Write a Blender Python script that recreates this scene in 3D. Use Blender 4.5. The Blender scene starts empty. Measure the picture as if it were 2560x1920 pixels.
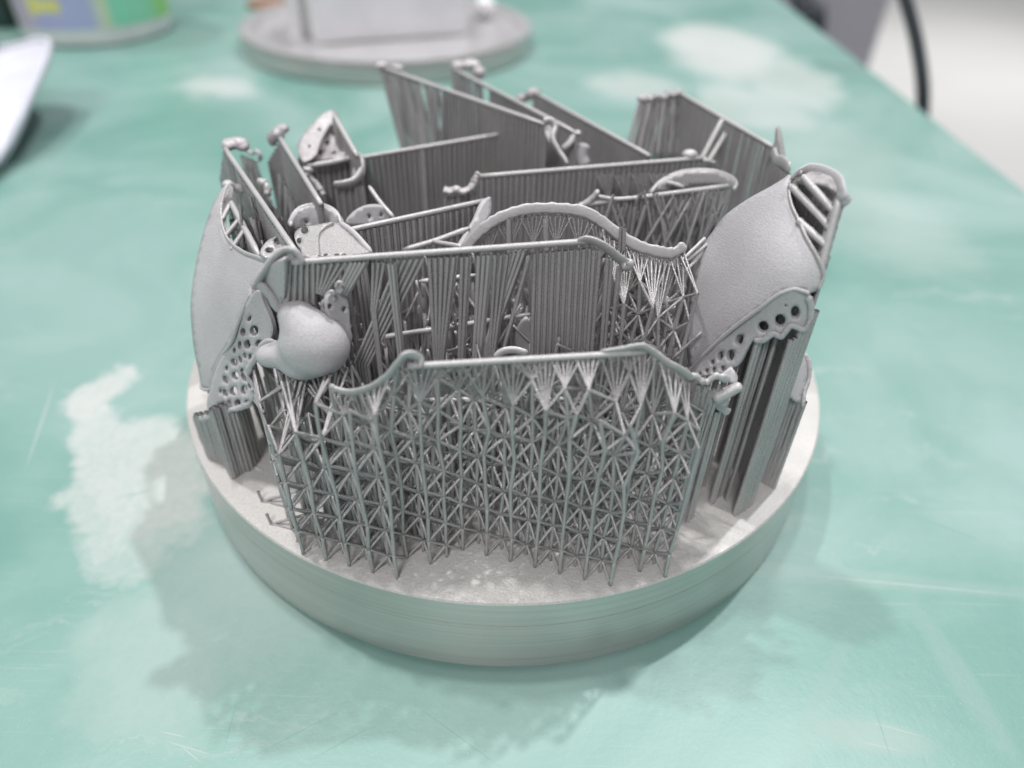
import bpy, bmesh, math, random
import numpy as np
from mathutils import Vector, Matrix, Euler
from mathutils.geometry import delaunay_2d_cdt
random.seed(7); rng = np.random.default_rng(7)

# ------------------------------------------------------------------ camera (units: centimetres, plate top is z = 0)
sc = bpy.context.scene
sc.unit_settings.system = 'METRIC'; sc.unit_settings.scale_length = 0.01
FPX, PITCH, ROLL = 1801.68, 0.679329, 0.0276273
CAM = np.array([0.12047, -9.75128, 7.03068])
_cp, _sp = math.cos(PITCH), math.sin(PITCH)
_fwd = np.array([0, _cp, -_sp]); _right = np.array([1.0, 0, 0]); _down = np.cross(_fwd, _right)
_cr, _sr = math.cos(ROLL), math.sin(ROLL)
RM = np.array([[_cr, -_sr, 0], [_sr, _cr, 0], [0, 0, 1]]) @ np.array([_right, _down, _fwd])
cd = bpy.data.cameras.new('camera'); cam = bpy.data.objects.new('camera', cd); sc.collection.objects.link(cam)
cam.matrix_world = Matrix(((RM[0][0], -RM[1][0], -RM[2][0], CAM[0]), (RM[0][1], -RM[1][1], -RM[2][1], CAM[1]),
                           (RM[0][2], -RM[1][2], -RM[2][2], CAM[2]), (0, 0, 0, 1)))
cd.sensor_width = 36; cd.lens = 36 * FPX / 2560; cd.clip_start = 0.5; cd.clip_end = 3000
cd.dof.use_dof = True; cd.dof.focus_distance = 8.15; cd.dof.aperture_fstop = 0.13
sc.camera = cam
sc.view_settings.view_transform = 'Standard'; sc.view_settings.look = 'None'
sc.view_settings.exposure = 0.0; sc.view_settings.gamma = 1
try: sc.cycles.use_denoising = True; sc.cycles.diffuse_bounces = 1; sc.cycles.glossy_bounces = 2; sc.cycles.max_bounces = 4
except Exception: pass

# ------------------------------------------------------------------ light: a white room with small ceiling lamps, plus added fill panels
w = bpy.data.worlds.new('World'); sc.world = w; w.use_nodes = True
nt = w.node_tree; bg = nt.nodes['Background']
tc = nt.nodes.new('ShaderNodeTexCoord'); sx = nt.nodes.new('ShaderNodeSeparateXYZ'); cr = nt.nodes.new('ShaderNodeValToRGB')
mp = nt.nodes.new('ShaderNodeMapRange'); mp.inputs[1].default_value = -1; mp.inputs[2].default_value = 1
nt.links.new(tc.outputs['Generated'], sx.inputs[0]); nt.links.new(sx.outputs['Z'], mp.inputs[0])
nt.links.new(mp.outputs[0], cr.inputs[0]); nt.links.new(cr.outputs[0], bg.inputs[0])
e = cr.color_ramp.elements
e[0].position = 0.3; e[0].color = (0.52, 0.52, 0.53, 1)
e[1].position = 1.0; e[1].color = (0.98, 0.99, 1.0, 1)
e2 = cr.color_ramp.elements.new(0.5); e2.color = (0.58, 0.585, 0.60, 1)
e3 = cr.color_ramp.elements.new(0.72); e3.color = (0.72, 0.73, 0.75, 1)
bg.inputs[1].default_value = 0.40

def lamp(name, d, dist, size, watt, col):
    d = Vector(d).normalized(); l = bpy.data.lights.new(name, 'AREA'); l.shape = 'DISK'; l.size = size
    l.energy = watt; l.color = col
    o = bpy.data.objects.new(name, l); sc.collection.objects.link(o)
    o.location = Vector((0, -2, 1)) - d * dist
    o.rotation_euler = d.to_track_quat('-Z', 'Y').to_euler()
    return o
lamp('ceiling_lamp', (0.5, -0.7, -6.0), 200, 14, 120000, (1.0, 0.985, 0.975))
lamp('added_fill_panel', (0.5, 2.1, -2.9), 230, 60, 225000, (1.0, 0.97, 0.97))  # added fill from the camera side: brightens the fronts, offsets green bounce
lr_ = lamp('added_fill_panel', (0, 0, -1), 200, 90, 110000, (1.0, 1.0, 1.0)); lr_.location = (200, 310, 60)  # added fill hung low beyond the table, only to whiten the floor
lamp('ceiling_lamp', (1.9, -1.1, -5.6), 200, 8, 135000, (1.0, 0.985, 0.96))
lamp('ceiling_lamp', (-1.7, -1.7, -4.8), 200, 6, 195000, (0.99, 0.99, 1.0))

# ------------------------------------------------------------------ helpers
S = 2560 / 2212
COL = sc.collection
def ray(x, y): return RM.T @ np.array([(x * S - 1280) / FPX, (y * S - 960) / FPX, 1.0])
def PY(x, y, Y): d = ray(x, y); return Vector(CAM + d * (Y - CAM[1]) / d[1])
def PZ(x, y, Z): d = ray(x, y); return Vector(CAM + d * (Z - CAM[2]) / d[2])
def PW(x, y, A, B):                      # on the upright plane through A and B
    d = ray(x, y); n = np.array([-(B[1] - A[1]), B[0] - A[0], 0.0])
    return Vector(CAM + d * (np.dot(np.array(A) - CAM, n) / np.dot(d, n)))

def finish(name, me, mat, parent, kind=None, label=None, smooth=True):
    if mat and not me.materials: me.materials.append(mat)
    if smooth: me.polygons.foreach_set('use_smooth', [True] * len(me.polygons))
    o = bpy.data.objects.new(name, me); COL.objects.link(o)
    if parent:
        o.parent = parent; o.location = o.location - parent.location if False else -parent.location
        if parent.parent: o.location = -(parent.parent.location) - parent.location
    if kind: o['kind'] = kind
    if label: o['label'] = label
    return o
def mesh_of(vs, fs, name='m'):
    me = bpy.data.meshes.new(name); me.from_pydata([tuple(v) for v in vs], [], fs); me.update(); return me
def thing(name, label, cat, loc=(0, 0, 0), group=None):
    o = bpy.data.objects.new(name, None); COL.objects.link(o); o.location = loc
    o.empty_display_size = 0.3; o['label'] = label; o['category'] = cat
    if group: o['group'] = group
    return o
def catmull(pts, n, closed=False):
    P = np.array([tuple(p) for p in pts], float); m = len(P)
    if closed: idx = lambda i: P[i % m]
    else: idx = lambda i: P[i] if 0 <= i < m else (2 * P[0] - P[1] if i < 0 else 2 * P[-1] - P[-2])
    segs = m if closed else m - 1; out = []
    N = n if closed else n - 1
    for k in range(n):
        t = k / N * segs; i = min(int(t), segs - 1); f = t - i
        a, b, c, d = idx(i - 1), idx(i), idx(i + 1), idx(i + 2)
        out.append(0.5 * (2 * b + (c - a) * f + (2 * a - 5 * b + 4 * c - d) * f * f + (3 * b - a - 3 * c + d) * f ** 3))
    return np.array(out)

# --- one rod mesh in a few variants, shared by every rod
def rod_mesh(seed, sides=6, seg=5, jit=0.10):
    r = np.random.default_rng(seed); vs = []; fs = []
    for k in range(seg + 1):
        for s in range(sides):
            a = 2 * math.pi * s / sides; q = 1 + r.uniform(-jit, jit)
            vs.append((math.cos(a) * q, math.sin(a) * q, k / seg))
    for k in range(seg):
        for s in range(sides):
            a = k * sides + s; b = k * sides + (s + 1) % sides
            fs.append((a, b, b + sides, a + sides))
    fs.append(tuple(range(sides - 1, -1, -1))); fs.append(tuple(seg * sides + s for s in range(sides)))
    return vs, fs
RODV = [rod_mesh(i) for i in range(5)]
RODM = {}
def rod_me(i, mat):
    k = (i, mat.name)
    if k not in RODM:
        me = mesh_of(RODV[i][0], RODV[i][1], 'rod'); me.materials.append(mat)
        me.polygons.foreach_set('use_smooth', [True] * len(me.polygons)); RODM[k] = me
    return RODM[k]
def rod_matrix(a, b, r, flat=1.0):
    a = Vector(a); b = Vector(b); d = b - a; L = d.length
    q = d.to_track_quat('Z', 'Y').to_matrix().to_4x4()
    return Matrix.Translation(a) @ q @ Matrix.Diagonal((r, r * flat, L, 1))
def rod(th, name, a, b, r, mat, flat=1.0):
    o = bpy.data.objects.new(name, rod_me(random.randrange(5), mat)); COL.objects.link(o)
    o.parent = th; o.matrix_basis = Matrix.Translation(-th.location) @ rod_matrix(a, b, r, flat)
    return o
def rods_stuff(th, name, L, mat, label=None):
    if not L: return None
    vs = []; fs = []; base = 0
    for a, b, r in L:
        M = np.array(rod_matrix(a, b, r)); v, f = RODV[random.randrange(5)]
        V = np.array(v) @ M[:3, :3].T + M[:3, 3]; vs.append(V)
        fs += [tuple(i + base for i in q) for q in f]; base += len(v)
    me = bpy.data.meshes.new(name); me.from_pydata(np.vstack(vs).tolist(), [], fs); me.update()
    return finish(name, me, mat, th, kind='stuff', label=label)

def tube(th, name, pts, r1, r2=None, mat=None, up=(0, 0, 1), n=28, k=10, jit=0.0, closed=False, label=None, taper=True, box=False):
    r2 = r2 or r1; C = catmull(pts, n, closed); vs = []; fs = []
    up = Vector(up)
    for i in range(n):
        if closed: t = Vector(C[(i + 1) % n] - C[i - 1])
        else: t = Vector(C[min(i + 1, n - 1)] - C[max(i - 1, 0)])
        t.normalize(); s = t.cross(up)
        if s.length < 1e-4: s = t.cross(Vector((1, 0, 0)))
        s.normalize(); u = s.cross(t)
        f = 1.0
        if taper and not closed and i in (0, n - 1): f = 0.55
        j1 = 1 + random.uniform(-jit, jit); j2 = 1 + random.uniform(-jit, jit)
        ra = (r1[0] + (r1[1] - r1[0]) * i / (n - 1)) if isinstance(r1, tuple) else r1
        rb = (r2[0] + (r2[1] - r2[0]) * i / (n - 1)) if isinstance(r2, tuple) else r2
        for q in range(k):
            a = 2 * math.pi * (q + 0.5) / k; c_, s_ = math.cos(a), math.sin(a)
            if box: c_ = math.copysign(abs(c_) ** 0.45, c_); s_ = math.copysign(abs(s_) ** 0.45, s_)
            p = Vector(C[i]) + s * (c_ * ra * f * j1) + u * (s_ * rb * f * j2)
            if jit: p += Vector(rng.normal(0, jit * 0.12 * ra, 3))
            vs.append(p)
    m = n if closed else n - 1
    for i in range(m):
        for q in range(k):
            a = i * k + q; b = i * k + (q + 1) % k; c = ((i + 1) % n) * k
            fs.append((a, b, c + (q + 1) % k, c + q))
    if not closed:
        fs.append(tuple(range(k - 1, -1, -1))); fs.append(tuple((n - 1) * k + q for q in range(k)))
    return finish(name, mesh_of(vs, fs, name), mat, th, label=label)

def inpoly(p, poly):
    x, y = p; c = False; j = len(poly) - 1
    for i in range(len(poly)):
        xi, yi = poly[i]; xj, yj = poly[j]
        if (yi > y) != (yj > y) and x < (xj - xi) * (y - yi) / (yj - yi) + xi: c = not c
        j = i
    return c
def patch(th, name, outline, anchors, holes=(), th_=0.05, mat=None, step=9, mode='Y', smooth_out=True, bumpf=0.0, label=None, edge=6):
    """a sheet of real thickness: outline and holes are drawn as seen, the depth comes from the anchors"""
    A = np.array(anchors, float); cx, cy = A[:, 0].mean(), A[:, 1].mean(); sc_ = max(np.ptp(A[:, 0]), np.ptp(A[:, 1])) / 2
    def feat(x, y):
        u = (np.asarray(x) - cx) / sc_; v = (np.asarray(y) - cy) / sc_
        F = [np.ones_like(u), u, v]
        if len(A) >= 6: F += [u * u, u * v, v * v]
        return np.stack(F, -1)
    F = feat(A[:, 0], A[:, 1]); reg = np.diag([1e-6, 1e-4, 1e-4] + [2e-2] * (F.shape[1] - 3))
    co = np.linalg.solve(F.T @ F + reg, F.T @ A[:, 2])
    def dep(x, y): return float(feat(x, y) @ co)
    per = sum(math.dist(outline[i], outline[i - 1]) for i in range(len(outline)))
    O = catmull(outline, max(16, int(per / edge)), True) if smooth_out else np.array(outline, float)
    O = [tuple(p) for p in O]; H = []
    for h in holes:
        x, y, rx, ry = h[:4]; an = h[4] if len(h) > 4 else 0; ca, sa = math.cos(an), math.sin(an)
        H.append([(x + ca * rx * math.cos(t) - sa * ry * math.sin(t), y + sa * rx * math.cos(t) + ca * ry * math.sin(t)) for t in [2 * math.pi * k / 12 for k in range(12)]])
    pts = list(O); ed = [(i, (i + 1) % len(O)) for i in range(len(O))]
    for h in H:
        b = len(pts); pts += h; ed += [(b + i, b + (i + 1) % len(h)) for i in range(len(h))]
    xs = [p[0] for p in O]; ys = [p[1] for p in O]
    bp = np.array(pts)
    y = min(ys)
    row = 0
    while y < max(ys):
        x = min(xs) + (row % 2) * step / 2
        while x < max(xs):
            if inpoly((x, y), O) and not any(inpoly((x, y), h) for h in H) and np.min(np.hypot(bp[:, 0] - x, bp[:, 1] - y)) > step * 0.45: pts.append((x, y))
            x += step
        y += step * 0.87; row += 1
    V, _, Fs, *_r = delaunay_2d_cdt([Vector(p) for p in pts], ed, [], 0, 1e-5)
    tris = []
    for f in Fs:
        c = (sum(V[i][0] for i in f) / len(f), sum(V[i][1] for i in f) / len(f))
        if inpoly(c, O) and not any(inpoly(c, h) for h in H): tris.append(tuple(f))
    fn = PY if mode == 'Y' else PZ
    W = [fn(v[0], v[1], dep(v[0], v[1])) for v in V]
    nrm = [Vector((0, 0, 0)) for _ in V]; cam_ = Vector(CAM)
    for k, f in enumerate(tris):
        n = (W[f[1]] - W[f[0]]).cross(W[f[2]] - W[f[0]])
        if n.dot(cam_ - W[f[0]]) < 0: n = -n; tris[k] = f = tuple(reversed(f))
        for i in f: nrm[i] += n
    nrm = [n.normalized() if n.length else Vector((0, -1, 0)) for n in nrm]
    if bumpf: W = [p + n * (bumpf * math.sin(p.x * 5.1 + p.z * 3) * math.cos(p.z * 4.3 + p.y * 2)) for p, n in zip(W, nrm)]
    N = len(W); vs = list(W) + [p - n * th_ for p, n in zip(W, nrm)]
    fs = list(tris) + [tuple(i + N for i in reversed(f)) for f in tris]; from collections import Counter
    E = Counter()
    for f in tris:
        for i in range(3): E[(f[i], f[(i + 1) % 3])] += 1
    side = [(b, a, a + N, b + N) for (a, b) in E if (b, a) not in E]
    me = mesh_of(vs, fs + side, name); me.materials.append(mat)
    me.polygons.foreach_set('use_smooth', [True] * len(fs) + [False] * len(side))
    o = finish(name, me, mat, th, label=label, smooth=False)
    return o, dep

# ------------------------------------------------------------------ materials
def newmat(name):
    m = bpy.data.materials.new(name); m.use_nodes = True; t = m.node_tree
    return m, t, t.nodes['Principled BSDF']
def link(t, a, b): t.links.new(a, b)
def noise(t, scale, detail=3, rough=0.5, coord='Object', dist=0.0, vec=None):
    n = t.nodes.new('ShaderNodeTexNoise'); n.inputs['Scale'].default_value = scale; n.inputs['Detail'].default_value = detail
    n.inputs['Roughness'].default_value = rough; n.inputs['Distortion'].default_value = dist
    if vec is None:
        c = t.nodes.new('ShaderNodeNewGeometry'); vec = c.outputs['Position']
    link(t, vec, n.inputs['Vector']); return n
def ramp(t, fac, stops):
    r = t.nodes.new('ShaderNodeValToRGB'); link(t, fac, r.inputs[0]); el = r.color_ramp.elements
    while len(el) > 2: el.remove(el[-1])
    el[0].position, el[0].color = stops[0][0], (*stops[0][1], 1); el[1].position, el[1].color = stops[1][0], (*stops[1][1], 1)
    for p, c in stops[2:]: x = el.new(p); x.color = (*c, 1)
    return r
def g3(v, w=0.0): return (v * (1 + w), v, v * (1 - w))
def metal(name, base, met=0.55, rough=0.5, var=0.16, bump=0.25, sparkle=True, tint=(1, 1, 1), grain=55):
    m, t, b = newmat(name)
    n1 = noise(t, 1.1, 4); n2 = noise(t, grain, 2)
    mx = t.nodes.new('ShaderNodeMath'); mx.operation = 'ADD'
    ml = t.nodes.new('ShaderNodeMath'); ml.operation = 'MULTIPLY'; ml.inputs[1].default_value = 0.5
    link(t, n1.outputs['Fac'], ml.inputs[0])
    m2 = t.nodes.new('ShaderNodeMath'); m2.operation = 'MULTIPLY'; m2.inputs[1].default_value = 0.5; link(t, n2.outputs['Fac'], m2.inputs[0])
    link(t, ml.outputs[0], mx.inputs[0]); link(t, m2.outputs[0], mx.inputs[1])
    lo = tuple(base * (1 - var) * c for c in tint); hi = tuple(base * (1 + var) * c for c in tint)
    r = ramp(t, mx.outputs[0], [(0.35, lo), (0.65, hi)]); link(t, r.outputs[0], b.inputs['Base Color'])
    b.inputs['Metallic'].default_value = met
    n3 = noise(t, grain * 1.3, 1)
    rr = t.nodes.new('ShaderNodeMapRange'); rr.inputs[1].default_value = 0.35; rr.inputs[2].default_value = 0.72
    rr.inputs[3].default_value = rough + 0.08; rr.inputs[4].default_value = rough - (0.2 if sparkle else 0.05)
    link(t, n3.outputs['Fac'], rr.inputs[0]); link(t, rr.outputs[0], b.inputs['Roughness'])
    bp = t.nodes.new('ShaderNodeBump'); bp.inputs['Strength'].default_value = bump; bp.inputs['Distance'].default_value = 0.02
    link(t, n2.outputs['Fac'], bp.inputs['Height']); link(t, bp.outputs[0], b.inputs['Normal'])
    return m
M_SUP = metal('sintered_support_metal', 0.46, 0.28, 0.40, bump=0.7, tint=(1.02, 0.985, 0.995))
M_BAR = metal('printed_bar_metal', 0.50, 0.25, 0.5, 0.10, 0.3, tint=(1.015, 0.99, 0.995))
M_SHELL = metal('blasted_shell_metal', 0.51, 0.12, 0.72, 0.14, 0.4, tint=(1.01, 0.985, 1.02), grain=60)
M_TOP = metal('plate_top_metal', 0.56, 0.15, 0.6, 0.10, 0.45, tint=(1.02, 1.0, 0.97), grain=30)
M_PINK = metal('powdery_printed_metal', 0.44, 0.3, 0.6, 0.25, 0.6, tint=(1.03, 0.98, 1.0), grain=14)

# turned side of the plate
m, t, b = newmat('turned_steel'); M_SIDE = m
tcn = t.nodes.new('ShaderNodeTexCoord'); mpn = t.nodes.new('ShaderNodeMapping'); mpn.inputs['Scale'].default_value = (0.12, 0.12, 22)
link(t, tcn.outputs['Object'], mpn.inputs[0]); n = noise(t, 2.0, 5, vec=mpn.outputs[0])
r = ramp(t, n.outputs['Fac'], [(0.3, (0.54, 0.515, 0.50)), (0.7, (0.66, 0.63, 0.615))]); link(t, r.outputs[0], b.inputs['Base Color'])
b.inputs['Metallic'].default_value = 0.78; b.inputs['Roughness'].default_value = 0.28
bp = t.nodes.new('ShaderNodeBump'); bp.inputs['Strength'].default_value = 0.07; bp.inputs['Distance'].default_value = 0.02; link(t, n.outputs['Fac'], bp.inputs['Height']); link(t, bp.outputs[0], b.inputs['Normal'])

# table: worn teal laminate with metal powder smears
ZT = -1.403
m, t, b = newmat('teal_table_laminate'); M_TABLE = m
geo = t.nodes.new('ShaderNodeNewGeometry'); P0 = geo.outputs['Position']
def math_(op, a, c=None, clamp=False):
    q = t.nodes.new('ShaderNodeMath'); q.operation = op; q.use_clamp = clamp
    for i, v in enumerate((a, c)):
        if v is None: continue
        if isinstance(v, (int, float)): q.inputs[i].default_value = v
        else: link(t, v, q.inputs[i])
    return q.outputs[0]
wn = noise(t, 0.55, 6, 0.6); wn2 = noise(t, 2.2, 4, 0.6)
vs_ = t.nodes.new('ShaderNodeVectorMath'); vs_.operation = 'SUBTRACT'; link(t, wn.outputs['Color'], vs_.inputs[0]); vs_.inputs[1].default_value = (.5, .5, .5)
vm = t.nodes.new('ShaderNodeVectorMath'); vm.operation = 'SCALE'; link(t, vs_.outputs[0], vm.inputs[0]); vm.inputs[3].default_value = 2.6
va = t.nodes.new('ShaderNodeVectorMath'); va.operation = 'ADD'; link(t, P0, va.inputs[0]); link(t, vm.outputs[0], va.inputs[1])
PWARP = va.outputs[0]
def smear(px, py, ax, ay, k, warp=True, soft=0.5):
    """px,py centre; ax, ay: two more seen points giving the half axes; k: strength"""
    c = PZ(px, py, ZT); u = PZ(*ax, ZT) - c; v = PZ(*ay, ZT) - c
    D = u.x * v.y - u.y * v.x
    sp = t.nodes.new('ShaderNodeVectorMath'); sp.operation = 'SUBTRACT'; link(t, PWARP if warp else P0, sp.inputs[0]); sp.inputs[1].default_value = c
    d1 = t.nodes.new('ShaderNodeVectorMath'); d1.operation = 'DOT_PRODUCT'; link(t, sp.outputs[0], d1.inputs[0]); d1.inputs[1].default_value = (v.y / D, -v.x / D, 0)
    d2 = t.nodes.new('ShaderNodeVectorMath'); d2.operation = 'DOT_PRODUCT'; link(t, sp.outputs[0], d2.inputs[0]); d2.inputs[1].default_value = (-u.y / D, u.x / D, 0)
    q = math_('ADD', math_('MULTIPLY', d1.outputs['Value'], d1.outputs['Value']), math_('MULTIPLY', d2.outputs['Value'], d2.outputs['Value']))
    mr = t.nodes.new('ShaderNodeMapRange'); mr.interpolation_type = 'SMOOTHSTEP'; link(t, q, mr.inputs[0])
    mr.inputs[1].default_value = 1 + soft; mr.inputs[2].default_value = 1 - soft; mr.inputs[3].default_value = 0; mr.inputs[4].default_value = k
    return mr.outputs[0]
SM = [smear(255, 990, (330, 990), (235, 820), 0.62, soft=.6), smear(340, 1030, (450, 1040), (330, 900), 0.62, soft=.6),
      smear(250, 1110, (350, 1110), (250, 1200), 0.5), smear(230, 850, (290, 850), (220, 900), 0.7), smear(290, 1180, (420, 1190), (280, 1270), 0.35),
      smear(1560, 110, (1690, 125), (1540, 55), 0.7, soft=.7), smear(1620, 230, (1760, 260), (1610, 190), 0.45), smear(1370, 185, (1460, 190), (1360, 160), 0.5, soft=.8),
      smear(1700, 170, (1820, 200), (1690, 120), 0.5), smear(470, 185, (540, 190), (470, 165), 0.5, soft=.8),
      smear(1880, 1590, (2010, 1610), (1870, 1555), 0.22, warp=False, soft=.8), smear(1750, 1240, (2300, 1290), (1750, 1222), 0.11, warp=False, soft=.9),
      smear(2080, 1470, (2200, 1650), (2060, 1485), 0.1, warp=False, soft=.9), smear(1770, 1520, (1830, 1380), (1790, 1540), 0.08, warp=False, soft=.9), smear(360, 1140, (440, 1140), (350, 1240), 0.4), smear(560, 1290, (760, 1350), (500, 1400), 0.18, soft=.9),
      smear(1680, 1130, (1760, 1140), (1680, 1100), 0.2, soft=.9), smear(350, 1420, (520, 1440), (330, 1560), 0.2, soft=.9),
      smear(1900, 480, (2080, 560), (1860, 560), 0.22, soft=.9), smear(1800, 330, (1950, 380), (1760, 400), 0.2, soft=.9)]
SMD = []
def scratch(xa, ya, xb, yb, k, L, wd=1.3):
    mx_, my_ = (xa + xb) / 2, (ya + yb) / 2; L_ = math.hypot(xb - xa, yb - ya); nx, ny = -(yb - ya) / L_, (xb - xa) / L_
    L.append(smear(mx_, my_, (xb, yb), (mx_ + nx * wd, my_ + ny * wd), k, warp=False, soft=.9))
for q_ in ((514, 1508, 481, 1630), (720, 1543, 547, 1633), (791, 1576, 683, 1635), (903, 1527, 1077, 1654), (1990, 1120, 2110, 1165), (250, 1075, 330, 1060), (1880, 1500, 1925, 1640)): scratch(*q_, .5, SMD)
for q_ in ((345, 1580, 400, 1592), (355, 1600, 455, 1630), (390, 1610, 430, 1645), (1720, 1240, 2190, 1285), (1880, 1560, 1990, 1590), (1850, 1600, 1960, 1625), (120, 820, 60, 1000)): scratch(*q_, .4, SM, 2.0)
acc = SM[0]
for s in SM[1:]: acc = math_('MAXIMUM', acc, s)
gr = noise(t, 9, 5, 0.7)
grm = t.nodes.new('ShaderNodeMapRange'); grm.inputs[1].default_value = 0.3; grm.inputs[2].default_value = 0.6; grm.inputs[3].default_value = 0.72; grm.inputs[4].default_value = 1.05
link(t, gr.outputs['Fac'], grm.inputs[0]); acc = math_('MULTIPLY', acc, grm.outputs[0], True)
big = noise(t, 0.16, 5, 0.55, dist=0.6); cloud = ramp(t, big.outputs['Fac'], [(0.36, (0.142, 0.295, 0.256)), (0.66, (0.28, 0.41, 0.385)), (0.5, (0.202, 0.35, 0.313))])
# fine wiping streaks
mps = t.nodes.new('ShaderNodeMapping'); mps.inputs['Rotation'].default_value = (0, 0, 0.55); mps.inputs['Scale'].default_value = (0.35, 5.0, 1)
link(t, PWARP, mps.inputs[0]); st = noise(t, 1.0, 5, 0.65, vec=mps.outputs[0]); st2 = noise(t, 0.22, 2)
fine = []
for ang_, sd in ((0.3, 0.0), (-0.9, 7.0), (1.5, 19.0)):
    mq = t.nodes.new('ShaderNodeMapping'); mq.inputs['Rotation'].default_value = (0, 0, ang_); mq.inputs['Scale'].default_value = (0.5, 28.0, 1); mq.inputs['Location'].default_value = (sd, sd, 0); link(t, P0, mq.inputs[0])
    nq = noise(t, 1.0, 2, 0.5, vec=mq.outputs[0]); mk = noise(t, 0.5 + sd * .02, 3)
    m1 = t.nodes.new('ShaderNodeMapRange'); m1.inputs[1].default_value = 0.64; m1.inputs[2].default_value = 0.74; m1.inputs[4].default_value = 0.13; link(t, nq.outputs['Fac'], m1.inputs[0])
    m2 = t.nodes.new('ShaderNodeMapRange'); m2.inputs[1].default_value = 0.48; m2.inputs[2].default_value = 0.6; link(t, mk.outputs['Fac'], m2.inputs[0])
    fine.append(math_('MULTIPLY', m1.outputs[0], m2.outputs[0]))
stm = t.nodes.new('ShaderNodeMapRange'); stm.inputs[1].default_value = 0.56; stm.inputs[2].default_value = 0.74; stm.inputs[3].default_value = 0; stm.inputs[4].default_value = 0.5
link(t, st.outputs['Fac'], stm.inputs[0])
stg = t.nodes.new('ShaderNodeMapRange'); stg.inputs[1].default_value = 0.45; stg.inputs[2].default_value = 0.62; link(t, st2.outputs['Fac'], stg.inputs[0])
stf = math_('MULTIPLY', stm.outputs[0], stg.outputs[0])
dots = noise(t, 34, 2, 0.6); dm = t.nodes.new('ShaderNodeMapRange'); dm.inputs[1].default_value = 0.70; dm.inputs[2].default_value = 0.78; dm.inputs[4].default_value = 0.6
link(t, dots.outputs['Fac'], dm.inputs[0])
tot = math_('MAXIMUM', math_('MAXIMUM', acc, stf), dm.outputs[0])
for q_ in fine: tot = math_('MAXIMUM', tot, q_)
mixc = t.nodes.new('ShaderNodeMix'); mixc.data_type = 'RGBA'; link(t, tot, mixc.inputs[0]); link(t, cloud.outputs[0], mixc.inputs[6]); mixc.inputs[7].default_value = (0.57, 0.55, 0.545, 1)
sd_ = SMD[0]
for q_ in SMD[1:]: sd_ = math_('MAXIMUM', sd_, q_)
mixd = t.nodes.new('ShaderNodeMix'); mixd.data_type = 'RGBA'; link(t, sd_, mixd.inputs[0]); link(t, mixc.outputs[2], mixd.inputs[6]); mixd.inputs[7].default_value = (0.11, 0.27, 0.23, 1)
link(t, mixd.outputs[2], b.inputs['Base Color'])
b.inputs['Roughness'].default_value = 0.42; b.inputs['Specular IOR Level'].default_value = 0.55
rrm = t.nodes.new('ShaderNodeMapRange'); rrm.inputs[3].default_value = 0.4; rrm.inputs[4].default_value = 0.85; link(t, tot, rrm.inputs[0]); link(t, rrm.outputs[0], b.inputs['Roughness'])
bp = t.nodes.new('ShaderNodeBump'); bp.inputs['Strength'].default_value = 0.12; bp.inputs['Distance'].default_value = 0.03; link(t, gr.outputs['Fac'], bp.inputs['Height']); link(t, bp.outputs[0], b.inputs['Normal'])

def plain(name, col, rough=0.5, met=0.0, var=0.06, sc_=1.0):
    m, t, b = newmat(name); n = noise(t, sc_, 3)
    r = ramp(t, n.outputs['Fac'], [(0.3, tuple(c * (1 - var) for c in col)), (0.7, tuple(min(1, c * (1 + var)) for c in col))])
    link(t, r.outputs[0], b.inputs['Base Color']); b.inputs['Roughness'].default_value = rough; b.inputs['Metallic'].default_value = met
    return m
M_WHITE = plain('white_paper', (0.60, 0.61, 0.68), 0.6)
M_BLOCK = plain('white_plastic', (0.80, 0.79, 0.82), 0.5)
M_FLOOR = plain('pale_floor', (0.92, 0.91, 0.89), 0.6, sc_=0.01)
M_GREYP = plain('grey_panel', (0.30, 0.30, 0.34), 0.5)
M_BLACK = plain('black_rubber', (0.022, 0.028, 0.035), 0.45)
M_DARK = plain('dark_green_plastic', (0.03, 0.06, 0.05), 0.5)

# ------------------------------------------------------------------ setting: table and floor
def box(th, name, lo, hi, mat, bev=0.05, kind=None, rot=0.0, piv=None, seg=2):
    bm = bmesh.new(); bmesh.ops.create_cube(bm, size=1)
    for v in bm.verts: v.co = Vector([(lo[i] + hi[i]) / 2 + v.co[i] * (hi[i] - lo[i]) for i in range(3)])
    if bev: bmesh.ops.bevel(bm, geom=bm.edges[:], offset=bev, segments=seg, affect='EDGES', profile=0.5)
    if rot:
        piv = Vector(piv or [(lo[i] + hi[i]) / 2 for i in range(3)])
        bmesh.ops.rotate(bm, verts=bm.verts[:], cent=piv, matrix=Matrix.Rotation(rot, 3, 'Z'))
    me = bpy.data.meshes.new(name); bm.to_mesh(me); bm.free()
    return finish(name, me, mat, th, kind=kind, smooth=False)
def lathe(th, name, prof, mat, center=(0, 0, 0), n=160, kind=None, mats=None, wob=0):
    vs = []; fs = []; k = len(prof)
    for i in range(n):
        a = 2 * math.pi * i / n
        for r, z in prof: vs.append((center[0] + r * math.cos(a), center[1] + r * math.sin(a), center[2] + z))
    mi = []
    for i in range(n):
        for j in range(k - 1):
            a = i * k + j; c = ((i + 1) % n) * k + j
            fs.append((a, c, c + 1, a + 1)); mi.append(mats[j] if mats else 0)
    me = mesh_of(vs, fs, name)
    me.polygons.foreach_set('use_smooth', [True] * len(me.polygons)); me.set_sharp_from_angle(angle=math.radians(20))
    return me, mi
table = thing('work_table', 'worn teal laminate work table strewn with pale metal powder under everything', 'table', (0, 15, ZT - 75))
box(table, 'table_top', (-70, -40, ZT - 2.2), (14.85, 75, ZT), M_TABLE, bev=0.12, seg=3)
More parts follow.
